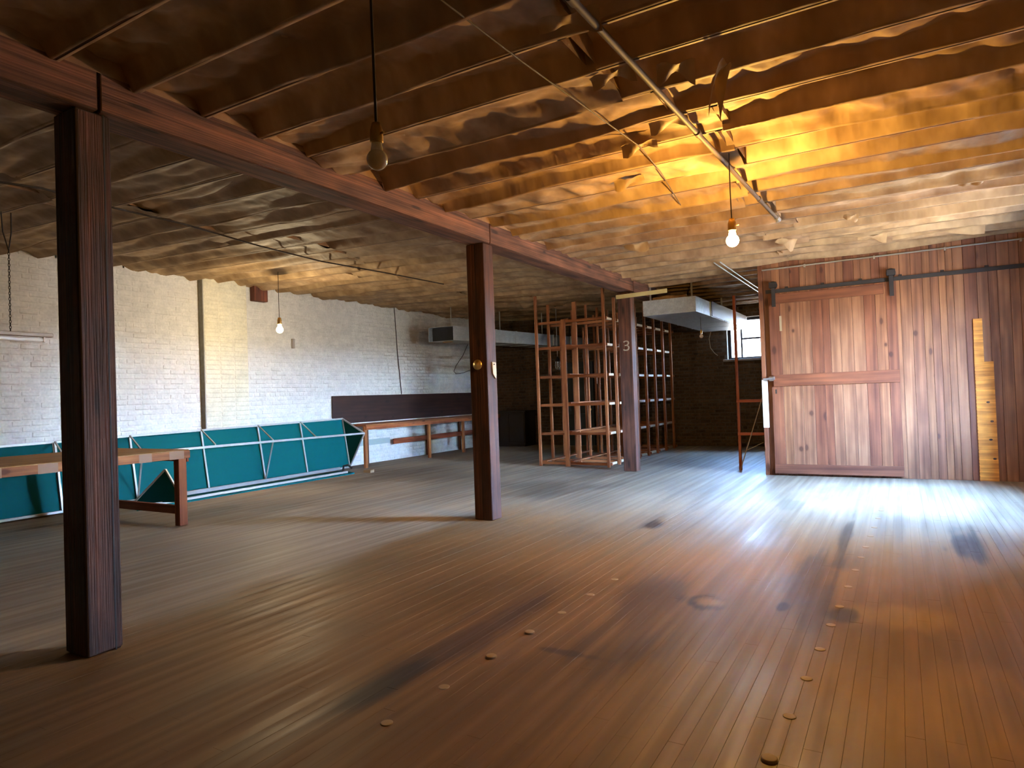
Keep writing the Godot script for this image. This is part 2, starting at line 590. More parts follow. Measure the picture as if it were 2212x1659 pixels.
# ------------------------------------------------------------------ brick walls
func brick_mesh(l: float, h: float, d: float, sd: int) -> ArrayMesh:   # lies in the x/y plane, face towards +z
	var r := RandomNumberGenerator.new()
	r.seed = sd
	var m := MB.new()
	var e := 0.008
	var f := []
	var o := []
	for s in [[-1, -1], [1, -1], [1, 1], [-1, 1]]:
		o.append(Vector3(s[0] * l * 0.5, s[1] * h * 0.5, -0.002))
		f.append(Vector3(s[0] * (l * 0.5 - e) + r.randf_range(-0.002, 0.002), s[1] * (h * 0.5 - e) + r.randf_range(-0.002, 0.002), d + r.randf_range(-0.0015, 0.0015)))
	m.poly(f, Vector3.BACK)
	for k in 4:
		var q := (k + 1) % 4
		m.poly([o[k], o[q], f[q], f[k]], (o[k] + o[q]))
	return m.mesh()

func lay_bricks(wall: Node3D, origin: Vector3, along: Vector3, out: Vector3, length: float, height: float, m: Material, parts: bool, holes := []) -> void:
	var variants := []
	for k in 6: variants.append(brick_mesh(0.197, 0.061, 0.0020 + 0.0006 * (k % 3), 40 + k))
	var half := []
	for k in 2: half.append(brick_mesh(0.09, 0.061, 0.0025, 60 + k))
	var list := []
	var rows := int(height / 0.0715)
	for r in rows:
		var header := r % 7 == 5
		var step := 0.103 if header else 0.21
		var s := (0.0 if r % 2 == 0 else -0.105) + 0.105
		while s < length - 0.05:
			var y := 0.036 + r * 0.0715
			var skip := false
			for h in holes:
				if s > h[0] - 0.05 and s < h[1] + 0.05 and y > h[2] - 0.04 and y < h[3] + 0.04: skip = true
			if not skip:
				var p := origin + along * s + Vector3.UP * y
				list.append([p.distance_to(Vector3(0, 1.23, 0)), p, header])
			s += step
	list.sort_custom(func(a, b): return a[0] < b[0])
	var basis := Basis(along, Vector3.UP, out)
	if along.cross(Vector3.UP).dot(out) < 0.0: basis = Basis(-along, Vector3.UP, out)
	var rest := MB.new()
	var arrs := []
	for vv in variants + half: arrs.append(vv.surface_get_arrays(0))
	for k in list.size():
		var jit := Basis(out, rng.randf_range(-0.008, 0.008)) * basis
		var xf := Transform3D(jit, list[k][1] + out * rng.randf_range(-0.0015, 0.002))
		var vi: int = (6 + rng.randi() % 2) if list[k][2] else rng.randi() % 6
		if parts and k < 300:
			obj("brick", variants[vi] if vi < 6 else half[vi - 6], m, wall, xf)
			continue
		var a: Array = arrs[vi]
		var base := rest.v.size()
		var av: PackedVector3Array = a[Mesh.ARRAY_VERTEX]
		var an: PackedVector3Array = a[Mesh.ARRAY_NORMAL]
		var ai: PackedInt32Array = a[Mesh.ARRAY_INDEX]
		var tn := rng.randf_range(0.93, 1.0) if parts else rng.randf_range(0.65, 1.2)
		for q in av.size():
			rest.vert(xf * av[q], xf.basis * an[q], Vector2.ZERO, Color(tn, tn, tn))
		for q in ai: rest.i.append(base + q)
	var ro := obj("bricks_beyond", rest, m, wall)
	ro.set_meta("kind", "stuff")

func build_walls() -> void:
	# left: white painted brick
	var m := MB.new()
	m.bb(Vector3(WALL_X - 0.35, -0.25, BACK_Z - 0.35), Vector3(WALL_X, 3.6, 4.3), 0.0)
	var wl := obj("wall_left", m, M.paint)
	struct(wl, "long white painted brick wall on the left", "wall")
	lay_bricks(wl, Vector3(WALL_X, 0, -2.6), Vector3(0, 0, -1), Vector3.RIGHT, 11.75, 3.42, M.paint, true)
	# pier against the left wall: cream face, the shade on its near side coloured in grey
	var pr := MB.new()
	pr.bb(Vector3(WALL_X - 0.01, 0, -7.02), Vector3(WALL_X + 0.095, 3.3, -6.25), 0.008)
	var pier := obj("pilaster", pr, M.cream)
	struct(pier, "cream painted brick pilaster on the white wall", "pilaster")
	lay_bricks_pier(pier)
	# back wall with the window opening
	var bk := MB.new()
	var zz := Vector3(0, 0, 0)
	var wz0 := BACK_Z - 0.35
	for b in [[WALL_X - 0.3, -3.12, -0.25, 3.6], [-1.55, RIGHT_X + 0.95, -0.25, 3.6], [-3.12, -1.55, -0.25, 1.84], [-3.12, -1.55, 2.71, 3.6]]:
		bk.bb(Vector3(b[0], b[2], wz0), Vector3(b[1], b[3], BACK_Z), 0.0)
	var wb := obj("wall_back", bk, M.mortar)
	struct(wb, "dark bare brick wall at the far end", "wall")
	lay_bricks(wb, Vector3(WALL_X, 0, BACK_Z), Vector3.RIGHT, Vector3.BACK, 9.6, 3.3, M.brick, false, [[5.98, 7.55, 1.84, 2.71]])
	# window in the back wall
	var wf := MB.new()
	wf.bb(Vector3(-3.12, 1.84, -14.6), Vector3(-3.06, 2.71, -14.53), 0.004)
	wf.bb(Vector3(-1.61, 1.84, -14.6), Vector3(-1.55, 2.71, -14.53), 0.004)
	wf.bb(Vector3(-3.06, 2.65, -14.6), Vector3(-1.61, 2.71, -14.53), 0.004)
	wf.bb(Vector3(-3.06, 1.84, -14.6), Vector3(-1.61, 1.88, -14.53), 0.004)
	var win := obj("window_1", wf, M.dark_metal)
	struct(win, "bright small paned window in the far brick wall", "window")
	for bx in [-2.85, -2.29]:
		var mu := MB.new()
		mu.bb(Vector3(bx - 0.018, 1.88, -14.59), Vector3(bx + 0.018, 2.65, -14.545), 0.003)
		obj("muntin", mu, M.dark_metal, win)
	var mh := MB.new()
	mh.bb(Vector3(-2.832, 2.245, -14.59), Vector3(-1.61, 2.285, -14.545), 0.003)
	obj("muntin", mh, M.dark_metal, win)
	var cols := [[-3.06, -2.868, 1.88, 2.65], [-2.832, -2.308, 1.88, 2.245], [-2.832, -2.308, 2.285, 2.65], [-2.272, -1.61, 1.88, 2.245], [-2.272, -1.61, 2.285, 2.65]]
	for cl in cols:
		var pn := MB.new()
		pn.bb(Vector3(cl[0], cl[2], -14.572), Vector3(cl[1], cl[3], -14.567), 0.0)
		obj("pane", pn, M.dimmed_pane, win)
	var sl := MB.new()
	sl.bb(Vector3(-3.2, 1.79, -14.55), Vector3(-1.5, 1.838, -14.32), 0.006)
	obj("window_sill", sl, M.plaster, win)
	# right wall, just outside the picture, with the daylight window
	var rw := MB.new()
	var x0 := RIGHT_X
	var x1 := RIGHT_X + 0.66
	for b in [[4.3, -7.15, -0.25, 3.6], [-8.62, -14.75, -0.25, 3.6], [-7.15, -8.62, -0.25, 0.75], [-7.15, -8.62, 2.35, 3.6]]:
		rw.bb(Vector3(x0, b[2], b[1]), Vector3(x1, b[3], b[0]), 0.0)
	var wr := obj("wall_right", rw, M.plaster)
	struct(wr, "plain wall on the right with a large window", "wall")
	var w2 := MB.new()
	var xa := x1 - 0.1
	var xb := x1 - 0.04
	w2.bb(Vector3(xa, 0.75, -8.62), Vector3(xb, 2.35, -8.56), 0.004)
	w2.bb(Vector3(xa, 0.75, -7.21), Vector3(xb, 2.35, -7.15), 0.004)
	w2.bb(Vector3(xa, 2.29, -8.56), Vector3(xb, 2.35, -7.21), 0.004)
	w2.bb(Vector3(xa, 0.75, -8.56), Vector3(xb, 0.81, -7.21), 0.004)
	var win2 := obj("window_2", w2, M.white)
	struct(win2, "large daylight window in the right hand wall", "window")
	for s in 2:
		var pn := MB.new()
		var za := -7.21 - s * 0.69
		pn.bb(Vector3(x1 - 0.072, 0.81, za - 0.66), Vector3(x1 - 0.067, 2.29, za), 0.0)
		obj("pane", pn, M.pane, win2)
	var mu2 := MB.new()
	mu2.bb(Vector3(x1 - 0.09, 0.81, -7.90), Vector3(x1 - 0.05, 2.29, -7.87), 0.002)
	obj("muntin", mu2, M.white, win2)
	# front wall behind the camera
	var fw := MB.new()
	fw.bb(Vector3(WALL_X - 0.35, -0.25, 4.0), Vector3(RIGHT_X + 0.95, 3.6, 4.3), 0.0)
	struct(obj("wall_front", fw, M.plaster), "plain wall behind the camera", "wall")

func lay_bricks_pier(pier: Node3D) -> void:
	var bm := []
	for k in 3: bm.append(brick_mesh(0.24, 0.061, 0.003, 80 + k))
	var grey := mat(lin(0.40, 0.41, 0.38), 0.9, T.soft, Vector3(0.8, 0.8, 0.8), true)  # side turned away from the bulb, its shade put into the grey
	var side := MB.new()
	side.bb(Vector3(WALL_X - 0.01, 0.0, -6.2495), Vector3(WALL_X + 0.101, 3.25, -6.232), 0.004)
	obj("shaded_side_face", side, grey, pier)
	for r in 45:
		var y := 0.036 + r * 0.0715
		for q in 3:
			var off := 0.0 if r % 2 == 0 else -0.0
			obj("brick", bm[(r + q) % 3], M.cream, pier, Transform3D(Basis(Vector3(0, 0, -1), Vector3.UP, Vector3.RIGHT), Vector3(WALL_X + 0.095, y, -6.38 - q * 0.253 + off)))


# ------------------------------------------------------------------ plank partition
func tint() -> Color:
	var q := rng.randf()
	if q < 0.24: return Color(0.66, 0.50, 0.46)          # reddish heartwood
	if q < 0.36: return Color(1.18, 1.10, 0.98)          # pale sapwood
	var t := rng.randf_range(0.82, 1.08)
	return Color(t, t * rng.randf_range(0.92, 1.0), t * rng.randf_range(0.84, 0.98))

func build_partition() -> void:
	var m := MB.new()
	m.bb(Vector3(-1.58, 0, PART_Z - 0.12), Vector3(RIGHT_X, 3.2, PART_Z - 0.022), 0.0)
	var wp := obj("wall_partition", m, M.dark_board)
	struct(wp, "red-brown vertical plank partition wall with sliding door", "wall")
	var x := -1.60
	while x < RIGHT_X - 0.02:
		var w := minf(rng.randf_range(0.075, 0.135), RIGHT_X - x)
		var p := MB.new()
		p.bb(Vector3(x + 0.001, 0.0, PART_Z - 0.021 + rng.randf_range(0, 0.002)), Vector3(x + w - 0.001, 3.1, PART_Z + rng.randf_range(-0.0015, 0.0015)), 0.003, tint(), Vector2(rng.randf_range(0, 4), rng.randf_range(0, 4)))
		obj("plank", p, M.pine, wp)
		x += w
	# white painted end of the partition beside the door
	var e := MB.new()
	e.bb(Vector3(-1.66, 0.0, PART_Z - 0.13), Vector3(-1.602, 3.1, PART_Z + 0.012), 0.004, Color(0.9, 0.8, 0.75), Vector2(0.4, 0.2))
	obj("corner_board", e, M.pine, wp)
	var wpaint := MB.new()
	wpaint.bb(Vector3(-1.664, 0.66, PART_Z + 0.010), Vector3(-1.585, 1.33, PART_Z + 0.018), 0.003)
	obj("white_jamb_strip", wpaint, M.white, wp)
	# dark scrap at the foot, right
	var k := MB.new()
	k.bb(Vector3(1.28, 0.0, PART_Z), Vector3(1.9, 0.05, PART_Z + 0.03), 0.004)
	obj("skirting_piece", k, M.dark_board, wp)


# ------------------------------------------------------------------ ceiling
func build_ceiling() -> void:
	var d := MB.new()
	d.bb(Vector3(WALL_X - 0.3, 3.45, BACK_Z - 0.3), Vector3(RIGHT_X + 0.95, 3.6, 4.3), 0.0)
	var ce := obj("ceiling", d, M.dark_board)
	struct(ce, "joisted ceiling hung with sagging brown kraft-faced insulation", "ceiling")
	for k in range(-19, 26):
		var z := zj(k)
		if z < BACK_Z + 0.05: continue
		var j := MB.new()
		j.bb(Vector3(-3.50, 2.955, z - 0.0215), Vector3(RIGHT_X, 3.2, z + 0.0215), 0.003, Color(1.25, 1.1, 0.95), Vector2(rng.randf() * 3, rng.randf() * 3))
		obj("joist", j, M.timber, ce)
		var l := MB.new()
		l.bar(Vector3(WALL_X, yb(WALL_X) + 0.12, z), Vector3(-3.74, yb(-3.74) + 0.12, z), 0.043, 0.24, 0.003, Color(1.25, 1.1, 0.95), Vector2(rng.randf() * 3, rng.randf() * 3))
		obj("joist", l, M.timber, ce)
	for k in range(-19, 25):
		var zc := zj(k + 0.5)
		if k < -11:     # behind the camera: plain batts
			batt(ce, k, -3.5, RIGHT_X, 0.05, 0.3, 0.3, 0.0, M.kraft, Color.WHITE, 0.3)
			batt(ce, k, WALL_X, -3.74, 0.05, 0.3, 0.3, 0.0, M.kraft, Color.WHITE, 0.3)
			continue
		# right half: two or three batts end to end
		var cut := -1.12 + rng.randf_range(-0.25, 0.25)
		var far := smoothstep(-4.6, -7.0, zc)
		for piece in [[-3.5, cut + 0.03], [cut - 0.02, RIGHT_X]]:
			var mt: Material = M.kraft
			var tn := rng.randf_range(0.86, 1.06)
			var col := Color(tn, tn * rng.randf_range(0.95, 1.0), tn * rng.randf_range(0.9, 1.0))
			var old: bool = piece[0] < -3.0 and (k == -2 or k == 2)
			if old: col = Color(1.75, 1.75, 1.45)
			var rec := lerpf(rng.randf_range(0.085, 0.135), rng.randf_range(0.065, 0.11), far)
			if old: rec = 0.02
			batt(ce, k, piece[0], piece[1], rec, rng.randf_range(0.08, 0.18), rng.randf_range(0.08, 0.25), rng.randf_range(0.0, 0.03) + 0.012 * far, mt, col, 0.036 if zc > -9.9 else 0.06)
		var cut2 := -6.3 + rng.randf_range(-0.6, 0.6)
		for piece in [[WALL_X, cut2 + 0.03], [cut2 - 0.02, -3.74]]:
			var tn := rng.randf_range(0.9, 1.08)
			batt(ce, k, piece[0], piece[1], rng.randf_range(0.06, 0.115), rng.randf_range(0.1, 0.3), rng.randf_range(0.2, 0.5), rng.randf_range(0.01, 0.05), M.kraft, Color(tn, tn, tn * 0.94), 0.045)
	# torn flaps of paper
	for f in [[-1.24, -2.72, 0.3, 0.1, 0.15, 0.06], [-1.28, -3.35, 0.26, 0.08, -0.1, 0.06], [-0.72, -3.6, 0.1, 0.13, 1.2, 0.3], [-0.95, -3.45, 0.2, 0.12, 0.3, 0.1],
			[-1.21, -4.15, 0.25, 0.1, 0.1, 0.05], [-1.5, -4.42, 0.25, 0.08, 0.1, 0.06], [-1.83, -5.1, 0.25, 0.09, 0.1, 0.06],
			[0.6, -6.9, 0.2, 0.06, 0.2, 0.05], [-0.35, -7.6, 0.14, 0.08, 0.4, 0.05],
			[-2.6, -7.4, 0.3, 0.1, 0.1, 0.08], [-1.05, -8.35, 0.24, 0.14, 0.8, 0.1], [0.45, -9.05, 0.9, 0.1, 0.03, 0.07], [-0.2, -8.8, 0.3, 0.1, 0.2, 0.07]]:
		flap(ce, f)

func batt(ce: Node3D, k: int, x0: float, x1: float, rec: float, w0: float, w1: float, sag: float, mt: Material, col: Color, step: float) -> void:
	var zhi := zj(k)
	var m := MB.new()
	var us := [0.007, 0.0215, 0.0245]
	for q in 13: us.append(0.030 + (PITCH - 0.060) * q / 12.0)
	us.append_array([PITCH - 0.0245, PITCH - 0.0215, PITCH - 0.007])
	var nx := maxi(3, int((x1 - x0) / step))
	var pts := []
	var uvs := []
	var ph := rng.randf() * 50.0
	var droop0 := rng.randf_range(0.0, 0.06) if rng.randf() < 0.6 else 0.0
	var droop1 := rng.randf_range(0.0, 0.05) if rng.randf() < 0.6 else 0.0
	var left := x0 < -3.6
	var amp := 0.018 if left else lerpf(0.042, 0.022, smoothstep(-5.2, -7.5, zhi))
	var rough := 0.9 if left else 2.0
	var skew := rng.randf_range(0.5, 1.3)
	for a in nx + 1:
		var x := x0 + (x1 - x0) * a / nx
		var base := yb(clampf(x, -9.1, -3.73)) if x0 < -3.6 else 2.955
		var low := nl.get_noise_2d(x * 0.8, ph)
		var low2 := nl.get_noise_2d(x * 1.7 + 40.0, ph)
		var de := droop0 * (1.0 - smoothstep(0.0, 0.22, x - x0)) + droop1 * (1.0 - smoothstep(0.0, 0.22, x1 - x))
		var slack := maxf(0.0, nl.get_noise_2d(x * 0.9 + 9.0, ph + 20.0))   # where the tab has come loose
		var row := []
		var ur := []
		for u in us:
			var z: float = zhi - u
			var y: float = base - 0.0025
			if u > 0.022 and u < PITCH - 0.022:
				var t: float = (u - 0.0235) / (PITCH - 0.047)
				var p := smoothstep(0.0, w0 * (1.0 + 0.5 * low2), t) * smoothstep(0.0, w1 * (1.0 + 0.5 * low), 1.0 - t)
				var bell := sin(PI * t)
				var wr := nr.get_noise_2d((x * 1.0 + z * skew) * rough + ph, (z - x * 0.7) * 0.9) * 0.8 + nz.get_noise_2d(x * 3.0, z * 4.0 + ph) * 0.4
				y = base + 0.002 + rec * (0.8 + 0.55 * low) * p - sag * bell * (1.0 + low2) - de * bell + wr * amp * (0.25 + 0.75 * bell)
			y -= slack * 0.05 * smoothstep(0.5, 1.0, u / PITCH)
			row.append(Vector3(x, y, z))
			ur.append(Vector2(x + ph, z))
		pts.append(row)
		uvs.append(ur)
	m.grid(pts, Vector3.DOWN, col, uvs)
	# the fibre body above the paper
	var yt: float = (yb(x0) if x0 < -3.6 else 2.955) + 0.15
	var za: float = zhi - 0.03
	var zb: float = zhi - PITCH + 0.03
	m.poly([Vector3(x0, yt, za), Vector3(x1, yt, za), Vector3(x1, yt, zb), Vector3(x0, yt, zb)], Vector3.UP, col)
	for xe in [x0, x1]:
		m.poly([Vector3(xe, yt, za), Vector3(xe, yt, zb), Vector3(xe, yt - 0.13, zb), Vector3(xe, yt - 0.13, za)], Vector3.LEFT if xe == x0 else Vector3.RIGHT, Color(0.7, 0.6, 0.5))
	obj("insulation_batt", m, mt, ce)

func flap(ce: Node3D, f: Array) -> void:
	var m := MB.new()
	var pts := []
	var b := Basis(Vector3.UP, f[4])
	for r in 7:
		var row := []
		for q in 9:
			var s := q / 8.0
			var t := r / 6.0
			var ragged := 1.0 - 0.25 * absf(nz.get_noise_2d(s * 4.0, f[0] * 7.0))
			var x: float = (s - 0.5) * f[2]
			var z: float = -t * f[3] * ragged * 0.75
			var y: float = -f[5] * pow(t, 1.5) * (0.7 + 0.5 * sin(s * 4.0 + f[1])) + 0.012 * sin(s * 9.0 + t * 3.0)
			row.append(Vector3(f[0], yb(f[0]) + 0.004, f[1]) + b * Vector3(x, y, z))
		pts.append(row)
	m.grid(pts, Vector3.DOWN, Color(1.05, 1.0, 0.92))
	var up := []
	for row in pts:
		var r2 := []
		for p in row: r2.append(p + Vector3(0, 0.0015, 0))
		up.append(r2)
	m.grid(up, Vector3.UP, Color(0.8, 0.7, 0.6))
	obj("torn_flap", m, M.kraft, ce)


# ------------------------------------------------------------------ posts and beams
func build_posts_and_beams() -> void:
	var zs := [-1.85, -5.64, -9.81]
	var labels := ["nearest heavy dark brown timber post, at the left of the photo", "middle heavy timber post carrying a round brass disc", "farthest heavy timber post marked with a pale 3, beside the rack"]
	for k in 3:
		var t := thing("timber_post", labels[k], "post", Vector3(-3.635, 0, zs[k]), "square timber posts under the beam")
		var m := MB.new()
		var h := 2.775
		if k == 0:   # two timbers with an open check between them
			m.bb(Vector3(-0.105, 0, -0.09), Vector3(0.105, h, 0.09), 0.012, Color(0.44, 0.30, 0.22), Vector2(0.2, 0.3))
			obj("shaft", m, M.timber, t)
			var g := MB.new()
			g.bb(Vector3(0.1045, 0.0, -0.055), Vector3(0.1065, h, -0.047), 0.0)
			obj("drying_crack", g, M.black, t)
		else:
			m.bb(Vector3(-0.105, 0, -0.09), Vector3(0.105, h, 0.09), 0.008, Color(0.44, 0.30, 0.22) if k == 1 else Color(0.66, 0.56, 0.54), Vector2(1.2 * k, 0.7 * k))
			obj("shaft", m, M.timber, t)
	var ends := [[4.0, -1.87], [-1.87, -5.65], [-5.65, -9.82], [-9.82, -14.395]]
	var bl := ["timber beam running over the top left corner above the nearest post", "long red-brown timber beam between the nearest and the middle post", "red-brown timber beam from the middle post to the farthest post", "timber beam behind the farthest post, above the metal duct"]
	for k in 4:
		var m := MB.new()
		m.bb(Vector3(-3.735, 2.776, ends[k][1] + 0.004), Vector3(-3.505, 3.14, ends[k][0] - 0.004), 0.01, Color(1.02, 0.92, 0.84), Vector2(0.3 * k, 0.9 * k))
		tag(obj("timber_beam", m, M.timber), bl[k], "beam", "beams over the row of posts")


# ------------------------------------------------------------------ sliding door
func build_door() -> void:
	var t := thing("sliding_door", "sliding plank barn door of reddish knotty pine with three rails", "door", Vector3(-1.53, 0.03, PART_Z))
	var x := 0.0
	var H := 2.49
	while x < 1.52:
		var w := minf(rng.randf_range(0.085, 0.15), 1.54 - x)
		if 1.54 - x - w < 0.05: w = 1.54 - x
		var p := MB.new()
		p.bb(Vector3(x + 0.001, 0.0, 0.012), Vector3(x + w - 0.001, H, 0.042 + rng.randf_range(-0.001, 0.001)), 0.003, tint() * Color(1.12, 1.1, 1.08), Vector2(rng.randf_range(0, 4), rng.randf_range(0, 4)))
		obj("plank", p, M.pine, t)
		x += w
	for r in [[0.0, 0.13, Color(0.62, 0.46, 0.42), 1.54], [1.20, 1.36, Color(0.80, 0.55, 0.42), 1.54], [2.34, 2.47, Color(0.72, 0.52, 0.42), 1.40]]:
		var m := MB.new()
		m.bb(Vector3(0.03 if r[0] > 0.1 else 0.0, r[0], 0.0425), Vector3(r[3], r[1], 0.064), 0.004, r[2], Vector2(r[0], r[0] * 1.7))
		obj("rail", m, M.pine, t)
	var st := MB.new()
	st.bb(Vector3(0.135, 1.96, 0.0425), Vector3(0.165, 2.17, 0.048), 0.002)
	obj("pale_splinter_strip", st, M.plug, t)
	var kh := MB.new()
	kh.bb(Vector3(-0.19 + 0.0, 0, 0), Vector3(-0.17, 0.06, 0.003), 0.001)
	obj("keyhole", kh, M.black, t, Transform3D(Basis(), Vector3(0.235, 1.1, 0.0422)))
	var bolt := MB.new()
	bolt.tube([Vector3(-0.10, 1.305, 0.075), Vector3(0.03, 1.315, 0.075)], 0.014, 10)
	bolt.tube([Vector3(0.03, 1.315, 0.075), Vector3(0.05, 1.316, 0.075)], 0.022, 12)
	bolt.bb(Vector3(-0.03, 1.28, 0.0425), Vector3(0.04, 1.34, 0.062), 0.003)
	obj("latch_bolt", bolt, M.grey_metal, t)
	for hx in [0.075, 1.49]:
		var m := MB.new()
		m.bb(Vector3(hx - 0.025, 2.30, 0.0645), Vector3(hx + 0.025, 2.60, 0.076), 0.002)
		m.bb(Vector3(hx - 0.05, 2.56, 0.064), Vector3(hx + 0.05, 2.64, 0.10), 0.006)
		obj("hanger_strap", m, M.dark_metal, t)
		var wl := MB.new()
		wl.lathe([Vector2(0.0, -0.012), Vector2(0.055, -0.012), Vector2(0.045, 0.0), Vector2(0.055, 0.012), Vector2(0.0, 0.012)], Transform3D(Basis(Vector3.RIGHT, PI / 2), Vector3(hx, 2.60, 0.052)), 20)
		obj("hanger_wheel", wl, M.dark_metal, t)
	# the track above the door
	var tr := thing("door_track", "long dark iron track bolted along the plank wall above the door", "track", Vector3(-1.56, 2.555, PART_Z))
	var rail := MB.new()
	rail.bb(Vector3(0, -0.03, 0.022), Vector3(3.5, 0.02, 0.034), 0.002)
	obj("rail", rail, M.dark_metal, tr)
	for q in 8:
		var b := MB.new()
		b.bb(Vector3(0.25 + q * 0.45, -0.02, 0.0), Vector3(0.29 + q * 0.45, 0.045, 0.021), 0.003)
		obj("bracket", b, M.dark_metal, tr)
	# thin conduit along the top of the partition
	var c := thing("wall_conduit", "thin grey conduit along the top of the plank wall", "conduit", Vector3(-1.6, 2.862, PART_Z))
	var cm := MB.new()
	cm.tube([Vector3(0, 0, 0.017), Vector3(1.7, 0.004, 0.017), Vector3(3.54, 0.006, 0.017)], 0.011, 10)
	obj("tube", cm, M.grey_metal, c)
	for q in [0.55, 1.38, 2.15, 2.9]:
		var b := MB.new()
		b.bb(Vector3(q - 0.012, -0.028, 0.0), Vector3(q + 0.012, 0.016, 0.031), 0.003)
		obj("clip", b, M.grey_metal, c)
	# pale plywood strip with nicked edge standing against the partition
	var ps := thing("plywood_strip", "pale yellow notched plywood strip leaning against the plank wall", "board", Vector3(0.89, 0, PART_Z + 0.004))
	var m := MB.new()
	var pts := PackedVector2Array()
	pts.append(Vector2(0.095, 0.0)); pts.append(Vector2(0.093, 1.44)); pts.append(Vector2(0.002, 1.44)); pts.append(Vector2(0.0, 1.965)); pts.append(Vector2(-0.09, 1.965)); pts.append(Vector2(-0.096, 1.4))
	var y := 1.4
	while y > 0.05:
		pts.append(Vector2(-0.096, y - 0.025)); pts.append(Vector2(-0.088, y - 0.03)); pts.append(Vector2(-0.096, y - 0.036))
		y -= 0.04
	pts.append(Vector2(-0.096, 0.0))
	var tris := Geometry2D.triangulate_polygon(pts)
	for side in [0.0, 0.016]:
		for q in range(0, tris.size(), 3):
			var tri := []
			for e in 3: tri.append(Vector3(pts[tris[q + e]].x, pts[tris[q + e]].y, side))
			m.poly(tri, Vector3.BACK if side > 0 else Vector3.FORWARD)
	for q in pts.size():
		var a := pts[q]
		var b := pts[(q + 1) % pts.size()]
		var ed := Vector3(b.y - a.y, -(b.x - a.x), 0)
		m.poly([Vector3(a.x, a.y, 0), Vector3(b.x, b.y, 0), Vector3(b.x, b.y, 0.016), Vector3(a.x, a.y, 0.016)], -ed if Geometry2D.is_polygon_clockwise(pts) else ed)
	for q in m.t.size(): m.t[q] = Vector2(m.t[q].y, m.t[q].x)
	obj("panel", m, M.pale_wood, ps)
	for kn in [[0.02, 0.95], [0.05, 0.72], [0.03, 0.5], [0.06, 0.27]]:
		var kk := MB.new()
		kk.lathe([Vector2(0.012, -0.002), Vector2(0.012, 0.0006), Vector2(0.0, 0.0008)], Transform3D(Basis(Vector3.RIGHT, PI / 2).scaled(Vector3(1.5, 1, 1)), Vector3(kn[0], kn[1], 0.016)), 12)
		obj("knot", kk, M.dark_board, ps)


# ------------------------------------------------------------------ wooden racks
func build_rack() -> void:
	var t := thing("pigeonhole_rack", "tall open wooden pigeonhole rack of slender brown uprights behind the far post", "rack", Vector3(-4.8, 0, -12.0))
	var zs := [-10.15, -10.62, -11.12, -11.64, -12.16, -12.7, -13.25, -13.8]
	var lv := [0.05, 0.555, 1.045, 1.53, 2.03, 2.465]
	var o := Vector3(-4.8, 0, -12.0)
	for k in zs.size():
		var z: float = zs[k]
		var xs := [-5.42, -4.90, -4.16]
		for q in 3:
			var x: float = xs[q]
			var top := 2.85 if k > 0 else (2.95 if q != 1 else 2.5)
			if q == 0 and k > 0: top = 2.55 + 0.3 * (k % 2)
			var w := 0.045 if q != 1 else (0.075 if k < 2 else 0.038)
			var m := MB.new()
			var c := Color(1, 1, 1) * rng.randf_range(0.8, 1.1)
			m.bb(Vector3(x - w * 0.5, 0.0, z - 0.02) - o, Vector3(x + w * 0.5, top, z + 0.02) - o, 0.003, c, Vector2(rng.randf() * 3, rng.randf() * 3))
			obj("upright", m, M.rack_wood, t)
		for y in lv:
			var m := MB.new()
			m.bb(Vector3(-5.44 if k < 2 else -4.92, y - 0.022, z - 0.041) - o, Vector3(-4.125 + rng.randf_range(-0.01, 0.03), y + 0.022, z - 0.0215) - o, 0.002, Color(1, 1, 1) * rng.randf_range(0.8, 1.05), Vector2(rng.randf() * 3, rng.randf() * 3))
			obj("cross_rail", m, M.rack_wood, t)
			if k < zs.size() - 1:
				for x in [-4.175, -4.86, -5.36]:
					if x < -5.0 and y > 0.3: continue
					if x < -4.5 and k > 3: continue
					var zn: float = zs[k + 1]
					var b := MB.new()
					var hw := 0.035 if x > -4.5 else 0.05
					if x > -4.5:     # rails of the open side, daylight on them put into the pale colour
						b.bb(Vector3(-4.185, y - 0.02, zn + 0.14) - o, Vector3(-4.145, y + 0.02, z - 0.042) - o, 0.002, Color.WHITE * rng.randf_range(0.85, 1.1))
						obj("side_rail", b, M.daylit_rail, t)
						continue
					b.bb(Vector3(x - hw, y + 0.0225, zn - 0.02) - o, Vector3(x + hw, y + 0.042, z - 0.022) - o, 0.002, Color(1.25, 1.2, 1.15) * rng.randf_range(0.9, 1.1), Vector2(rng.randf() * 3, rng.randf() * 3))
					obj("shelf_runner", b, M.rack_wood, t)

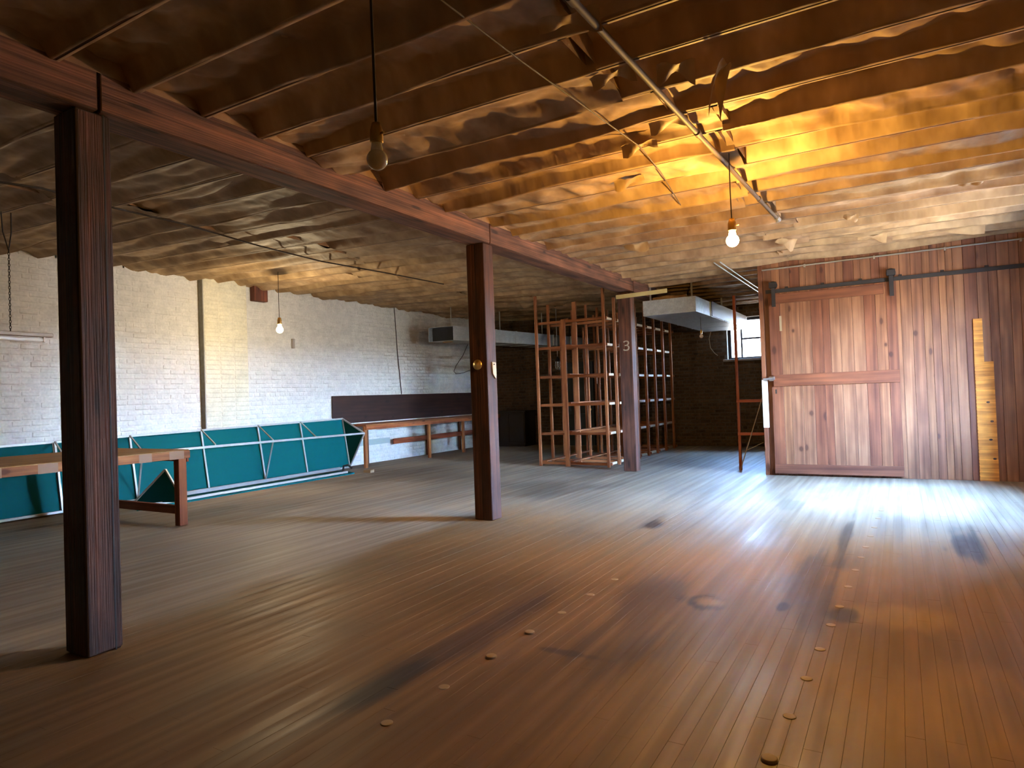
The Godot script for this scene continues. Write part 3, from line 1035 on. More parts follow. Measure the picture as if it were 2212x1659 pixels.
func build_second_rack() -> void:
	var t := thing("ladder_rack", "slender rust-brown wooden rack standing by the bright window", "rack", Vector3(-2.1, 0, -10.28))
	for p in [[0.0, 0.0, 2.62], [0.42, -0.55, 2.5], [0.62, 0.0, 2.5], [0.9, -0.55, 2.5]]:
		var m := MB.new()
		m.bb(Vector3(p[0] - 0.02, 0, p[1] - 0.02), Vector3(p[0] + 0.02, p[2], p[1] + 0.02), 0.003, Color(0.9, 0.62, 0.5), Vector2(p[2], p[0]))
		obj("upright", m, M.rack_wood, t)
	for y in [0.54, 1.03]:
		for z in [0.026, -0.576]:
			var m := MB.new()
			m.bb(Vector3(-0.02 if z > 0 else 0.4, y - 0.022, z - 0.0055), Vector3(0.64 if z > 0 else 0.92, y + 0.022, z + 0.0055), 0.002, Color(0.9, 0.55, 0.45), Vector2(y, z))
			obj("rung", m, M.rack_wood, t)
	var s := thing("leaning_stick", "thin pale stick leaning across the rack by the window", "stick", Vector3(-2.09, 0, -10.19))
	var m := MB.new()
	m.bar(Vector3(0, 0.004, 0), Vector3(0.42, 1.3, -0.03), 0.018, 0.012, 0.002)
	obj("shaft", m, M.plug, s)
	var b := MB.new()
	b.bar(Vector3(0.06, 0.28, 0.014), Vector3(0.34, 0.42, 0.0), 0.012, 0.008, 0.002)
	obj("side_twig", b, M.plug, s)


# ------------------------------------------------------------------ workbench, frame, bench
func build_table() -> void:
	var t := thing("work_table", "large low wooden work table with taped edge behind the nearest post", "table", Vector3(-7.25, 0, -3.1))
	var top := MB.new()
	top.bb(Vector3(-0.76, 0.735, -1.20), Vector3(0.75, 0.79, 1.25), 0.006, Color(0.98, 1.0, 0.92), Vector2(0.3, 0.1))
	obj("tabletop", top, M.table if M.has("table") else M.pale_wood, t)
	for s in [[-1, -1], [1, -1], [-1, 1], [1, 1]]:
		var l := MB.new()
		l.bb(Vector3(s[0] * 0.69 - 0.045, 0, s[1] * 1.13 - 0.045), Vector3(s[0] * 0.69 + 0.045, 0.733, s[1] * 1.13 + 0.045), 0.005, Color(0.85, 0.62, 0.5), Vector2(s[0], s[1] * 0.4))
		obj("leg", l, M.rack_wood, t)
	for s in [-1, 1]:
		var ap := MB.new()
		ap.bb(Vector3(s * 0.7505 - 0.012, 0.70, -1.2), Vector3(s * 0.7505 + 0.012, 0.78, 1.25), 0.004, Color(1.25, 0.95, 0.82), Vector2(0.1, 0.5))
		obj("edge_board", ap, M.rack_wood, t)
		var st := MB.new()
		st.bb(Vector3(-0.644, 0.115, s * 1.13 - 0.02), Vector3(0.644, 0.205, s * 1.13 + 0.02), 0.004, Color(0.6, 0.42, 0.35), Vector2(0.6, 0.2))
		obj("stretcher", st, M.rack_wood, t)
		var er := MB.new()
		er.bb(Vector3(-0.735, 0.66, s * 1.19 - 0.012), Vector3(0.735, 0.734, s * 1.19 + 0.01), 0.003, Color(0.8, 0.58, 0.48), Vector2(0.2, 0.9))
		obj("end_board", er, M.rack_wood, t)
	for q in [[-1.05, 0.16], [-0.72, 0.13], [-0.35, 0.2], [0.15, 0.16], [0.6, 0.2]]:
		var tp := MB.new()
		tp.bb(Vector3(0.7632, 0.698, q[0] - q[1] * 0.5), Vector3(0.7645, 0.782, q[0] + q[1] * 0.5), 0.0, Color(1.1, 1.0, 0.95))
		obj("tape_patch", tp, M.tape, t)

func build_teal_frame() -> void:
	var t := thing("teal_framed_panel", "long teal sheet in an aluminium truss tipped against the white wall", "panel", Vector3(-8.7, 0, -6.0))
	var o := Vector3(-8.7, 0, -6.0)
	var za := -2.4
	var zb := -8.98
	var Tp := func(z: float) -> Vector3: return Vector3(-8.93, 0.86 + (0.06 * (z + 3.5) / -5.5), z) - o
	var Fp := func(z: float) -> Vector3: return Vector3(-8.40, 0.685 - 0.035 * smoothstep(-5.0, -9.0, z), z) - o
	var Bp := func(z: float) -> Vector3: return Vector3(-8.775, 0.03, z) - o
	# sheets
	for seg in [[za, -4.12], [-4.16, zb]]:
		var m := MB.new()
		var pts := []
		for r in 9:
			var row := []
			for q in 40:
				var z := lerpf(seg[0], seg[1], q / 39.0)
				var p: Vector3 = Bp.call(z).lerp(Tp.call(z), r / 8.0)
				var b := nl.get_noise_2d(z * 1.6, r * 0.35) * 0.02 * sin(PI * r / 8.0)
				row.append(p + Vector3(-0.02 + b * 0.5, 0.0, 0.0))
			pts.append(row)
		m.grid(pts, Vector3.RIGHT)
		var bk := []
		for row in pts:
			var r2 := []
			for p in row: r2.append(p + Vector3(-0.006, 0, 0))
			bk.append(r2)
		m.grid(bk, Vector3.LEFT)
		obj("teal_sheet", m, M.teal, t)
	for pf in [[Tp, 0.03], [Fp, 0.032], [Bp, 0.03]]:
		var m := MB.new()
		m.bar(pf[0].call(za), pf[0].call(zb), pf[1], pf[1], 0.003)
		obj("long_rail", m, M.alu, t)
	for k in 5:
		var z: float = [-4.14, -5.05, -6.1, -7.1, -7.97][k]
		var m := MB.new()
		m.bar(Tp.call(z), Bp.call(z), 0.026, 0.02, 0.002)
		obj("brace", m, M.alu, t)
		var d := MB.new()
		d.bar(Tp.call(z) + Vector3(0.01, 0.005, 0), Fp.call(z + 0.14) + Vector3(0, 0.01, 0), 0.018, 0.018, 0.002)
		obj("diagonal", d, M.alu, t)
		if k == 1 or k == 3:
			var e := MB.new()
			e.bar(Fp.call(z + 0.14), Bp.call(z), 0.022, 0.018, 0.002)
			obj("strut", e, M.alu, t)
	# triangular end
	var en := MB.new()
	var a: Vector3 = Tp.call(zb)
	var b: Vector3 = Fp.call(zb)
	var c: Vector3 = Bp.call(zb)
	for dz in [0.0, -0.006]:
		en.poly([a + Vector3(0, 0, dz), b + Vector3(0, 0, dz), c + Vector3(0, 0, dz)], Vector3.BACK if dz == 0.0 else Vector3.FORWARD, Color(0.35, 0.4, 0.3))
	obj("end_sheet", en, M.teal, t)
	for pr in [[a, b], [b, c], [c, a]]:
		var m := MB.new()
		m.bar(pr[0], pr[1], 0.024, 0.024, 0.002)
		obj("end_bar", m, M.alu, t)
	# the second frame, folded flat on the floor in front
	var u := thing("folded_frame", "flat teal and aluminium frame lying on the floor along the tipped panel", "panel", Vector3(-8.3, 0, -6.5))
	var o2 := Vector3(-8.3, 0, -6.5)
	var sh := MB.new()
	sh.poly([Vector3(-8.52, 0.022, -4.95) - o2, Vector3(-8.02, 0.022, -4.6) - o2, Vector3(-8.06, 0.022, -8.35) - o2, Vector3(-8.55, 0.022, -8.55) - o2], Vector3.UP)
	sh.poly([Vector3(-8.52, 0.012, -4.95) - o2, Vector3(-8.02, 0.012, -4.6) - o2, Vector3(-8.06, 0.012, -8.35) - o2, Vector3(-8.55, 0.012, -8.55) - o2], Vector3.DOWN)
	sh.poly([Vector3(-8.02, 0.022, -4.6) - o2, Vector3(-8.06, 0.022, -8.35) - o2, Vector3(-8.06, 0.0, -8.35) - o2, Vector3(-8.02, 0.0, -4.6) - o2], Vector3.RIGHT)
	obj("teal_sheet", sh, M.teal, u)
	var r1 := MB.new()
	r1.bar(Vector3(-8.03, 0.045, -4.55) - o2, Vector3(-8.08, 0.05, -8.2) - o2, 0.03, 0.035, 0.003, Color(1.25, 1.25, 1.25))
	obj("front_rail", r1, M.alu, u)
	var r2 := MB.new()
	r2.bar(Vector3(-8.42, 0.06, -4.9) - o2, Vector3(-8.50, 0.07, -8.45) - o2, 0.035, 0.05, 0.003, Color(0.75, 0.75, 0.75))
	obj("rear_rail", r2, M.alu, u)
	var clampm := MB.new()
	clampm.tube([Vector3(-8.3, 0.03, -8.32) - o2, Vector3(-8.3, 0.13, -8.34) - o2, Vector3(-8.22, 0.15, -8.36) - o2, Vector3(-8.15, 0.09, -8.38) - o2], 0.018, 8)
	obj("loose_clamp", clampm, M.dark_metal, u)
	var e0 := Vector3(-8.42, 0.05, -4.80) - o2
	var e1 := Vector3(-8.03, 0.46, -4.98) - o2
	var e2 := Vector3(-7.72, 0.06, -5.02) - o2
	for pr in [[e0, e1], [e1, e2]]:
		var m := MB.new()
		m.bar(pr[0], pr[1], 0.024, 0.024, 0.002)
		obj("end_bar", m, M.alu, u)
	var tr := MB.new()
	tr.poly([e0, e1, e2], Vector3(0.3, 0, 1), Color(0.75, 0.8, 0.8))
	tr.poly([e0 - Vector3(0, 0, 0.006), e1 - Vector3(0, 0, 0.006), e2 - Vector3(0, 0, 0.006)], Vector3(-0.3, 0, -1), Color(0.6, 0.6, 0.6))
	obj("end_sheet", tr, M.teal, u)
	var wb := MB.new()
	wb.bb(Vector3(-8.02, 0, -8.62), Vector3(-7.86, 0.05, -8.52), 0.004)
	tag(obj("wood_block", wb, M.plug), "small pale wood block on the floor at the end of the teal frame", "block")

func build_bench() -> void:
	var t := thing("wall_bench", "long narrow orange-brown wooden bench against the white wall", "bench", Vector3(-8.78, 0, -11.2))
	var top := MB.new()
	top.bb(Vector3(-0.30, 0.765, -2.6), Vector3(0.33, 0.80, 2.12), 0.004, Color(0.9, 0.85, 0.75), Vector2(0.1, 0.3))
	obj("bench_top", top, M.rack_wood, t)
	var fr := MB.new()
	fr.bb(Vector3(0.29, 0.70, -2.6), Vector3(0.325, 0.764, 2.1), 0.003, Color(1.15, 0.78, 0.55), Vector2(0.6, 0.1))
	obj("front_rail", fr, M.rack_wood, t)
	for z in [2.08, 0.17, -1.08, -2.5]:
		var l := MB.new()
		l.bb(Vector3(0.245, 0, z - 0.035), Vector3(0.288, 0.764, z + 0.035), 0.003, Color(1.2, 0.98, 0.72), Vector2(z, 0.2))
		obj("leg", l, M.rack_wood, t)
		var r := MB.new()
		r.bb(Vector3(-0.27, 0, z - 0.6 - 0.03), Vector3(-0.23, 0.764, z - 0.6 + 0.03), 0.003, Color(0.35, 0.3, 0.28), Vector2(z, 0.7))
		if z > -2.0: obj("rear_leg", r, M.rack_wood, t)
	var sr := MB.new()
	sr.bb(Vector3(-0.225, 0.33, -2.6), Vector3(-0.20, 0.44, 0.75), 0.003, Color(0.72, 0.45, 0.32), Vector2(0.2, 0.2))
	obj("lower_rail", sr, M.rack_wood, t)
	# dark board fixed on the wall above the bench
	var m := MB.new()
	m.bb(Vector3(WALL_X + 0.014, 0.82, -14.3), Vector3(WALL_X + 0.042, 1.345, -8.87), 0.004)
	tag(obj("splashboard", m, M.dark_board), "long dark brown board fixed on the white wall above the bench", "board")
	var g := MB.new()
	g.bb(Vector3(WALL_X + 0.012, 0.36, -10.45), Vector3(WALL_X + 0.03, 0.47, -8.9), 0.003)
	tag(obj("wall_batten", g, mat(lin(0.33, 0.40, 0.40), 0.6)), "pale grey-green batten low on the wall under the bench", "batten")
	# dark cupboard in the far corner
	var c := thing("low_cupboard", "low dark wooden cupboard in the far left corner", "cupboard", Vector3(-8.2, 0, -14.1))
	var body := MB.new()
	body.bb(Vector3(-0.45, 0.05, -0.27), Vector3(0.40, 0.83, 0.25), 0.004)
	obj("body", body, M.dark_cab, c)
	var tp := MB.new()
	tp.bb(Vector3(-0.48, 0.831, -0.28), Vector3(0.44, 0.865, 0.29), 0.004, Color(1.5, 1.4, 1.3))
	obj("worktop", tp, M.dark_cab, c)
	for s in [-1, 1]:
		var dr := MB.new()
		dr.bb(Vector3(-0.02 + s * 0.21 - 0.19, 0.1, 0.2505), Vector3(-0.02 + s * 0.21 + 0.19, 0.78, 0.268), 0.004, Color(1.2, 1.15, 1.1))
		obj("door", dr, M.dark_cab, c)
	var pl := MB.new()
	pl.bb(Vector3(-0.42, 0.0, -0.25), Vector3(0.37, 0.049, 0.22), 0.002)
	obj("plinth", pl, M.dark_cab, c)
	# dark door in the far wall behind the rack
	var d := thing("far_door", "dark blue-green panelled door in the far wall behind the rack", "door", Vector3(-6.62, 0.0, BACK_Z + 0.012))
	var leaf := MB.new()
	leaf.bb(Vector3(-0.42, 0.0, 0.0), Vector3(0.42, 1.98, 0.045), 0.004)
	obj("leaf", leaf, M.door_green, d)
	for p in [[-0.2, 0.2, 0.75], [0.2, 0.2, 0.75], [-0.2, 0.95, 1.85], [0.2, 0.95, 1.85]]:
		var pn := MB.new()
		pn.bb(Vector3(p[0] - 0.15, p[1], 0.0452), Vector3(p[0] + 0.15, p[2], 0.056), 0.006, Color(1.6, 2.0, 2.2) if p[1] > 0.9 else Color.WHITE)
		obj("panel", pn, M.door_green, d)
	var kn := MB.new()
	kn.lathe([Vector2(0.0, 0.0), Vector2(0.025, 0.01), Vector2(0.025, 0.03), Vector2(0.0, 0.045)], Transform3D(Basis(Vector3.RIGHT, PI / 2), Vector3(0.35, 0.85, 0.056)), 12)
	obj("knob", kn, M.brass, d)


# ------------------------------------------------------------------ ducts
func duct_section(t: Node3D, a: Array, b: Array, material: Material, open_end := false) -> void:
	# a, b: four corners of the section's ends (in order round it)
	var m := MB.new()
	var ca: Vector3 = (a[0] + a[1] + a[2] + a[3]) * 0.25
	var cb: Vector3 = (b[0] + b[1] + b[2] + b[3]) * 0.25
	for k in 4:
		var q := (k + 1) % 4
		var hint: Vector3 = (a[k] + a[q]) * 0.5 - ca
		m.poly([a[k], a[q], b[q], b[k]], hint)
		var ia: Vector3 = a[k].lerp(ca, 0.03)
		var iq: Vector3 = a[q].lerp(ca, 0.03)
		m.poly([ia, iq, b[q].lerp(cb, 0.03), b[k].lerp(cb, 0.03)], -hint, Color(0.3, 0.3, 0.3))  # inner faces darkened, shade of the hollow put into the colour
		m.poly([a[k], a[q], iq, ia], ca - cb)
		m.poly([b[k], b[q], b[q].lerp(cb, 0.03), b[k].lerp(cb, 0.03)], cb - ca)
	obj("duct_section", m, material, t)
	# raised seam at the far end
	var s := MB.new()
	var dir := (cb - ca).normalized() * 0.02
	for k in 4:
		var q := (k + 1) % 4
		var p0: Vector3 = b[k] + (b[k] - cb).normalized() * 0.012
		var p1: Vector3 = b[q] + (b[q] - cb).normalized() * 0.012
		var hint: Vector3 = (b[k] + b[q]) * 0.5 - cb
		s.poly([p0 - dir, p1 - dir, p1 + dir, p0 + dir], hint)
		s.poly([p0 - dir, p1 - dir, b[q] - dir, b[k] - dir], -dir)
		s.poly([p0 + dir, p1 + dir, b[q] + dir, b[k] + dir], dir)
	obj("seam_flange", s, material, t)

func ring(p: Vector3, side: Vector3, w: float, y0: float, y1: float) -> Array:
	return [Vector3(p.x, y0, p.z), Vector3(p.x, y1, p.z), Vector3(p.x, y1, p.z) + side * w, Vector3(p.x, y0, p.z) + side * w]

func build_ducts() -> void:
	# left duct: from the open end, blacked in for shade, near the white wall back towards the far wall
	var t := thing("left_duct", "long galvanised air duct with open end blacked in for shade, hung by the white wall", "duct", Vector3(-7.0, 2.3, -12.5))
	var o := Vector3(-7.0, 2.3, -12.5)
	var st := Vector3(-7.78, 0, -11.0)
	var en := Vector3(-6.30, 0, -14.38)
	var side := Vector3(-0.63, 0, 0.02).normalized()
	for k in 7:
		var f0 := k / 7.0
		var f1 := (k + 1) / 7.0
		var w := 0.62
		var a := ring(st.lerp(en, f0), side, w, lerpf(2.405, 2.31, f0), lerpf(2.70, 2.53, f0))
		var b := ring(st.lerp(en, f1), side, w, lerpf(2.405, 2.31, f1), lerpf(2.70, 2.53, f1))
		for q in 4:
			a[q] -= o
			b[q] -= o
		duct_section(t, a, b, M.galv)
	var blk := MB.new()  # black sheet standing in for the shade inside the open end
	blk.bb(Vector3(-8.39, 2.42, -11.09) - o, Vector3(-7.80, 2.685, -11.06) - o, 0.0)
	obj("interior_shade", blk, M.black, t)
	var lip := MB.new()
	lip.bb(Vector3(-8.06, 2.372, -11.05) - o, Vector3(-7.84, 2.39, -11.0) - o, 0.002)
	obj("loose_strip", lip, M.plug, t)
	for h in [[-7.9, -11.1], [-7.4, -12.2], [-6.9, -13.2]]:
		var s := MB.new()
		s.bb(Vector3(h[0] - 0.012, 2.60, h[1] - 0.002) - o, Vector3(h[0] + 0.012, yb(h[0]) + 0.0, h[1] + 0.002) - o, 0.0)
		obj("hanger_strap", s, M.grey_metal, t)
	# right duct
	var r := thing("right_duct", "flat galvanised air duct hung beside the far post, running to the window", "duct", Vector3(-3.1, 2.45, -12.0))
	var o2 := Vector3(-3.1, 2.45, -12.0)
	var x0 := -3.57
	var x1 := -2.71
	var secs := [[-10.42, -11.35, M.galv], [-11.35, -12.4, M.duct_dark if M.has("duct_dark") else M.galv], [-12.4, -13.4, M.galv], [-13.4, -14.38, M.galv]]
	for k in secs.size():
		var a := ring(Vector3(x1, 0, secs[k][0]), Vector3.LEFT, x1 - x0, 2.455, 2.70)
		var b := ring(Vector3(x1, 0, secs[k][1]), Vector3.LEFT, x1 - x0, 2.455, 2.70)
		for q in 4:
			a[q] -= o2
			b[q] -= o2
		duct_section(r, a, b, secs[k][2])
	var endc := MB.new()
	endc.bb(Vector3(x0, 2.455, -10.43) - o2, Vector3(x1, 2.70, -10.421) - o2, 0.003)
	obj("end_cap", endc, M.galv, r)
	var wrap := MB.new()
	wrap.bb(Vector3(x1 + 0.013, 2.46, -14.3) - o2, Vector3(x1 + 0.021, 2.715, -11.38) - o2, 0.002)
	obj("dark_side_panel", wrap, M.dark_board, r)  # thin dark panel along the side of the rear sections
	for p in [[-2.80, -10.55], [-3.48, -10.55], [-2.80, -12.6]]:
		var s := MB.new()
		s.bb(Vector3(p[0] - 0.014, 2.702, p[1] - 0.003) - o2, Vector3(p[0] + 0.014, 2.955, p[1] + 0.003) - o2, 0.0)
		obj("hanger_strap", s, M.grey_metal, r)
	# scrap of pale insulation on top
	var ins := MB.new()
	ins.tube([Vector3(-3.45, 2.735, -10.6), Vector3(-3.2, 2.75, -10.58), Vector3(-3.0, 2.738, -10.62), Vector3(-2.9, 2.74, -10.6)], 0.034, 8)
	tag(obj("insulation_scrap", ins, M.old_kraft), "scrap of pale insulation lying on top of the right duct", "insulation")


# ------------------------------------------------------------------ lamps
func pendant(called: String, label: String, p: Vector3, top: float, mode: int, energy := 0.0, tone := Color.WHITE, size := 1.0) -> void:
	# p: centre of the bulb's round part
	var t := thing(called, label, "light bulb", p, "bare bulbs hanging from the ceiling")
	var cord := MB.new()
	cord.tube([Vector3(0, 0.105 * size, 0), Vector3(-0.002, 0.105 * size + (top - p.y - 0.105 * size) * 0.4, 0.003), Vector3(0, top - p.y, 0)], 0.0042, 8)
	obj("cord", cord, M.cord, t)
	var sock := MB.new()
	sock.lathe([Vector2(0.0, 0.048), Vector2(0.017, 0.048), Vector2(0.0195, 0.052), Vector2(0.0195, 0.085), Vector2(0.016, 0.095), Vector2(0.013, 0.108), Vector2(0.0, 0.11)], Transform3D(Basis().scaled(Vector3.ONE * size)), 18)
	obj("socket", sock, M.brass, t)
	var key := MB.new()
	key.tube([Vector3(0.018, 0.074, 0) * size, Vector3(0.034, 0.072, 0.006) * size], 0.004, 6)
	obj("switch_key", key, M.brass, t)
	var g := MB.new()
	var prof := []
	for k in 15:
		var a := -PI / 2 + k / 14.0 * (PI * 0.80)
		prof.append(Vector2(cos(a) * 0.031, sin(a) * 0.031))
	prof.append(Vector2(0.0178, 0.032)); prof.append(Vector2(0.0155, 0.042)); prof.append(Vector2(0.015, 0.05))
	g.lathe(prof, Transform3D(Basis().scaled(Vector3.ONE * size)), 24)
	var gm: Material = M.frosted
	if mode == 1:
		var em := StandardMaterial3D.new()
		em.albedo_color = Color(1, 1, 1)
		em.emission_enabled = true
		em.emission = Color(1.0, 0.93, 0.72)
		em.emission_energy_multiplier = 12.0
		gm = em
	elif mode == 2:
		gm = M.glass
	obj("glass_bulb", g, gm, t)
	if mode == 1:
		var l := OmniLight3D.new()
		l.name = "bulb_light"
		l.light_color = tone
		l.light_energy = energy
		l.light_size = 0.025
		l.omni_range = 25.0
		l.omni_attenuation = 2.0
		l.shadow_enabled = true
		t.add_child(l)

func build_lamps() -> void:
	var warm := Color(1.0, 0.77, 0.37)
	pendant("pendant_bulb", "unlit bare bulb on a long black cord, nearest to the camera", Vector3(-1.302, 1.943, -1.483), 2.96, 0)
	pendant("pendant_bulb", "lit bare bulb glowing warm in front of the plank partition", Vector3(-1.013, 2.311, -5.0), 2.97, 1, 4.8, warm, 1.5)
	pendant("pendant_bulb", "lit bare bulb glowing against the white brick wall", Vector3(-7.58, 2.291, -6.45), 3.12, 1, 1.75, Color(1.0, 0.90, 0.72), 1.6)
	pendant("pendant_bulb", "small unlit bulb hanging under the right duct", Vector3(-2.813, 2.11, -11.09), 2.443, 0)
	# clear jar lamp far behind the rack
	var t := thing("jar_lamp", "unlit lamp in a clear glass jar hanging behind the rack", "lamp", Vector3(-6.2, 1.86, -12.52))
	var cord := MB.new()
	cord.tube([Vector3(0, 0.16, 0), Vector3(0, 0.6, 0.004), Vector3(0, 1.19, 0)], 0.006, 6)
	obj("cord", cord, M.grey_metal, t)
	var cap := MB.new()
	cap.lathe([Vector2(0.05, 0.06), Vector2(0.05, 0.10), Vector2(0.03, 0.13), Vector2(0.02, 0.16), Vector2(0.0, 0.165)], Transform3D(), 16)
	obj("cap", cap, M.dark_metal, t)
	var jar := MB.new()
	jar.lathe([Vector2(0.0, -0.11), Vector2(0.035, -0.105), Vector2(0.055, -0.07), Vector2(0.06, -0.02), Vector2(0.055, 0.03), Vector2(0.045, 0.06)], Transform3D(), 18)
	obj("glass_jar", jar, M.glass, t)
	var cage := MB.new()
	for a in 6:
		var an := TAU * a / 6.0
		var d := Vector3(cos(an), 0, sin(an))
		cage.tube([d * 0.05 + Vector3(0, 0.06, 0), d * 0.066 + Vector3(0, -0.02, 0), d * 0.04 + Vector3(0, -0.12, 0)], 0.003, 5)
	obj("wire_guard", cage, M.grey_metal, t)
	# fluorescent batten hung on chains over the work table
	var f := thing("strip_light", "unlit white fluorescent strip light hung on chains over the work table", "light fixture", Vector3(-7.0, 1.95, -2.6))
	var body := MB.new()
	body.bb(Vector3(-0.035, 0.0, -0.64), Vector3(0.035, 0.035, 0.6), 0.004, Color(0.5, 0.42, 0.38))
	obj("channel", body, M.white, f)
	var tube := MB.new()
	tube.tube([Vector3(0, -0.03, -0.56), Vector3(0, -0.03, 0.56)], 0.019, 12)
	obj("tube", tube, M.white, f)
	for s in [-1, 1]:
		var e := MB.new()
		e.bb(Vector3(-0.016, -0.05, s * 0.572 - 0.01), Vector3(0.016, -0.001, s * 0.572 + 0.01), 0.003)
		obj("lamp_holder", e, M.white, f)
		var ch := MB.new()
		var y := 0.036
		var k := 0
		while y < 0.78:
			var pts := []
			for a in 9:
				var an := TAU * a / 8.0
				var off := Vector3(cos(an) * 0.008, sin(an) * 0.017 + y + 0.012, 0) if k % 2 == 0 else Vector3(0, sin(an) * 0.017 + y + 0.012, cos(an) * 0.008)
				pts.append(off + Vector3(0, 0, s * 0.27 - 0.03))
			ch.tube(pts, 0.0028, 5, Color.WHITE, false)
			y += 0.026
			k += 1
		var zc: float = s * 0.27 - 0.03
		ch.tube([Vector3(0, 0.78, zc), Vector3(-0.01, 0.95, zc + 0.04), Vector3(-0.01, 1.13, zc + 0.05)], 0.006, 6)
		ch.tube([Vector3(0, 0.78, zc), Vector3(0.01, 0.95, zc - 0.02), Vector3(0.01, 1.13, zc - 0.02)], 0.006, 6)
		obj("chain", ch, M.dark_metal, f)


# ------------------------------------------------------------------ pipes and cables
func build_pipes() -> void:
	var t := thing("ceiling_pipe", "long thin brown pipe running under the ceiling paper", "pipe", Vector3(-1.05, 2.90, -4.5))
	var o := Vector3(-1.05, 2.90, -4.5)
	var m := MB.new()
	m.tube([Vector3(-1.20, 2.905, -0.5) - o, Vector3(-1.08, 2.905, -4.2) - o, Vector3(-0.985, 2.9, -6.98) - o], 0.017, 12)
	obj("pipe_run", m, M.pipe, t)
	for z in [-2.55, -4.35, -6.2]:
		var c := MB.new()
		var x := lerpf(-1.20, -0.985, (z + 0.5) / -6.48)
		c.tube([Vector3(x, 2.904, z + 0.03) - o, Vector3(x, 2.904, z - 0.03) - o], 0.023, 12)
		obj("coupling", c, M.pipe, t)
	var tee := MB.new()
	tee.tube([Vector3(-0.985, 2.9, -6.96) - o, Vector3(-0.975, 2.895, -7.06) - o], 0.024, 12)
	tee.tube([Vector3(-0.98, 2.895, -7.0) - o, Vector3(-0.98, 2.86, -7.0) - o], 0.014, 10)
	obj("end_fitting", tee, M.grey_metal, t)
	for d in [[-2.02, 0.0, "thin twin conduit under the ceiling near the far window, left one"], [-2.10, 0.0, "second thin conduit beside the twin near the far window"]]:
		var c := MB.new()
		c.tube([Vector3(d[0], 2.935, -9.1), Vector3(d[0] - 0.02, 2.935, -14.39)], 0.009, 8)
		tag(obj("ceiling_conduit", c, M.grey_metal), d[2], "conduit", "thin conduits under the far ceiling")
	var cb := MB.new()
	cb.tube([Vector3(-1.66, 2.935, -1.4), Vector3(-1.59, 2.93, -2.95), Vector3(-1.54, 2.925, -3.58), Vector3(-1.48, 2.92, -4.4), Vector3(-1.53, 2.925, -5.0), Vector3(-1.67, 2.93, -6.03)], 0.0045, 7)
	tag(obj("ceiling_cable", cb, M.pipe), "thin cable strung under the ceiling paper left of the pipe", "cable")
	var lc := MB.new()
	lc.tube([Vector3(-5.95, 3.02, -1.0), Vector3(-5.9, 3.01, -2.35), Vector3(-5.75, 2.995, -2.62), Vector3(-5.86, 3.0, -3.15), Vector3(-5.9, 3.005, -3.9), Vector3(-6.13, 3.015, -4.95), Vector3(-6.25, 3.02, -6.0), Vector3(-6.15, 3.02, -7.15), Vector3(-6.1, 3.02, -8.4)], 0.009, 8)
	tag(obj("ceiling_cable", lc, M.cord), "black cable sagging under the left ceiling behind the posts", "cable")
	var wv := MB.new()
	wv.tube([Vector3(WALL_X + 0.02, 3.2, -10.72), Vector3(WALL_X + 0.02, 2.2, -10.78), Vector3(WALL_X + 0.02, 1.35, -10.87)], 0.008, 8)
	tag(obj("wall_cable", wv, M.cord), "dark cable running straight down the white brick wall", "cable")
	var lp := MB.new()
	lp.tube([Vector3(-9.07, 2.58, -13.45), Vector3(-9.08, 2.25, -13.2), Vector3(-9.08, 2.0, -12.9), Vector3(-9.08, 1.86, -12.8), Vector3(-9.08, 1.80, -12.88), Vector3(-9.08, 1.83, -13.2), Vector3(-9.08, 1.95, -13.7)], 0.007, 7)
	tag(obj("cable_loop", lp, M.cord), "loose black cable loop under the left duct's open end", "cable")
	var bl := MB.new()
	bl.tube([Vector3(-3.42, 2.45, -14.3), Vector3(-3.46, 2.3, -14.28), Vector3(-3.44, 2.1, -14.28), Vector3(-3.36, 1.98, -14.29), Vector3(-3.3, 1.93, -14.3)], 0.008, 7)
	tag(obj("cable_loop", bl, M.plug), "pale cable drooping on the dark wall left of the window", "cable")


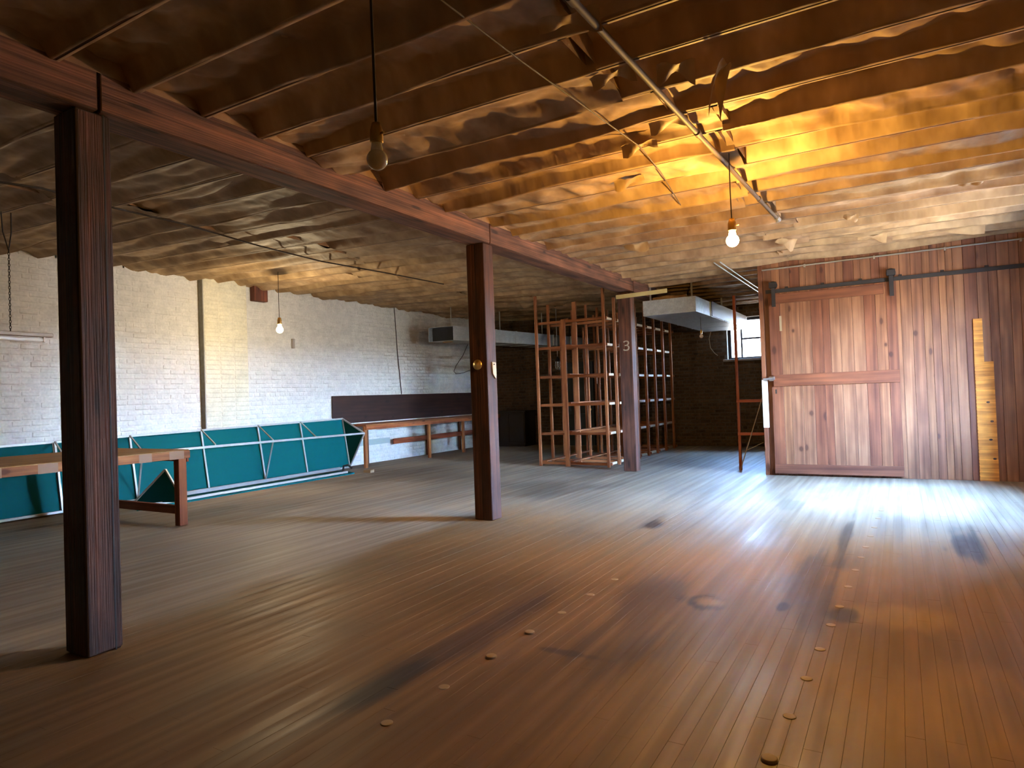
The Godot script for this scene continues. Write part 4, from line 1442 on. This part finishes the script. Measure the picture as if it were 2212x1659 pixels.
# ------------------------------------------------------------------ small fixings
func build_small_things() -> void:
	var d := MB.new()
	d.lathe([Vector2(0.0, 0.0), Vector2(0.05, 0.0), Vector2(0.053, 0.008), Vector2(0.042, 0.02), Vector2(0.022, 0.026), Vector2(0.018, 0.04), Vector2(0.0, 0.043)], Transform3D(Basis(Vector3.RIGHT, PI / 2), Vector3(-3.637, 1.555, -5.545)), 24)
	tag(obj("brass_disc", d, M.brass), "round brass disc fixed on the middle timber post", "fitting")
	var tg := thing("wooden_tag", "pointed pale wooden tag nailed on the middle timber post", "tag", Vector3(-3.528, 1.5, -5.65))
	var m := MB.new()
	var pts := [Vector3(0, 0.08, 0.03), Vector3(0, 0.075, -0.04), Vector3(0, -0.05, -0.045), Vector3(0, -0.09, -0.03), Vector3(0, -0.04, 0.02)]
	m.poly(pts, Vector3.LEFT)
	var front := []
	for p in pts: front.append(p + Vector3(0.015, 0, 0))
	m.poly(front, Vector3.RIGHT)
	for k in 5:
		var q := (k + 1) % 5
		m.poly([pts[k], pts[q], front[q], front[k]], pts[k] + pts[q])
	obj("plate", m, M.plug, tg)
	var nail := MB.new()
	nail.tube([Vector3(0.014, 0.055, 0.0), Vector3(0.024, 0.056, 0.0)], 0.006, 8)
	obj("nail", nail, M.dark_metal, tg)
	var n3 := TextMesh.new()
	n3.text = "3"
	n3.font_size = 64
	n3.pixel_size = 0.0034
	n3.depth = 0.008
	var sf := SystemFont.new()
	sf.font_names = PackedStringArray(["Droid Sans"])
	n3.font = sf
	var no := obj("number_plate", n3, mat(lin(0.36, 0.30, 0.22), 0.6), self, Transform3D(Basis(), Vector3(-3.615, 1.94, -9.709)))
	tag(no, "pale numeral 3 fixed on the farthest timber post", "number")
	var y := MB.new()
	y.bar(Vector3(-3.735, 2.70, -9.66), Vector3(-2.93, 2.715, -9.66), 0.02, 0.062, 0.003)
	tag(obj("yellow_lath", y, M.yellow), "pale yellow lath nailed across the top of the farthest post", "board")
	var bs := MB.new()
	bs.bb(Vector3(WALL_X + 0.01, 2.93, -7.42), Vector3(WALL_X + 0.12, 3.22, -7.15), 0.006, Color(1.1, 0.7, 0.55))
	tag(obj("beam_stub", bs, M.timber), "reddish cut-off timber end sticking out of the white wall", "timber")
	var ob := MB.new()
	ob.bb(Vector3(WALL_X + 0.01, 2.19, -8.02), Vector3(WALL_X + 0.05, 2.36, -7.97), 0.004, Color(0.4, 0.36, 0.32))
	tag(obj("outlet_box", ob, M.white), "small dark box on the wall right of the lit bulb", "outlet box")
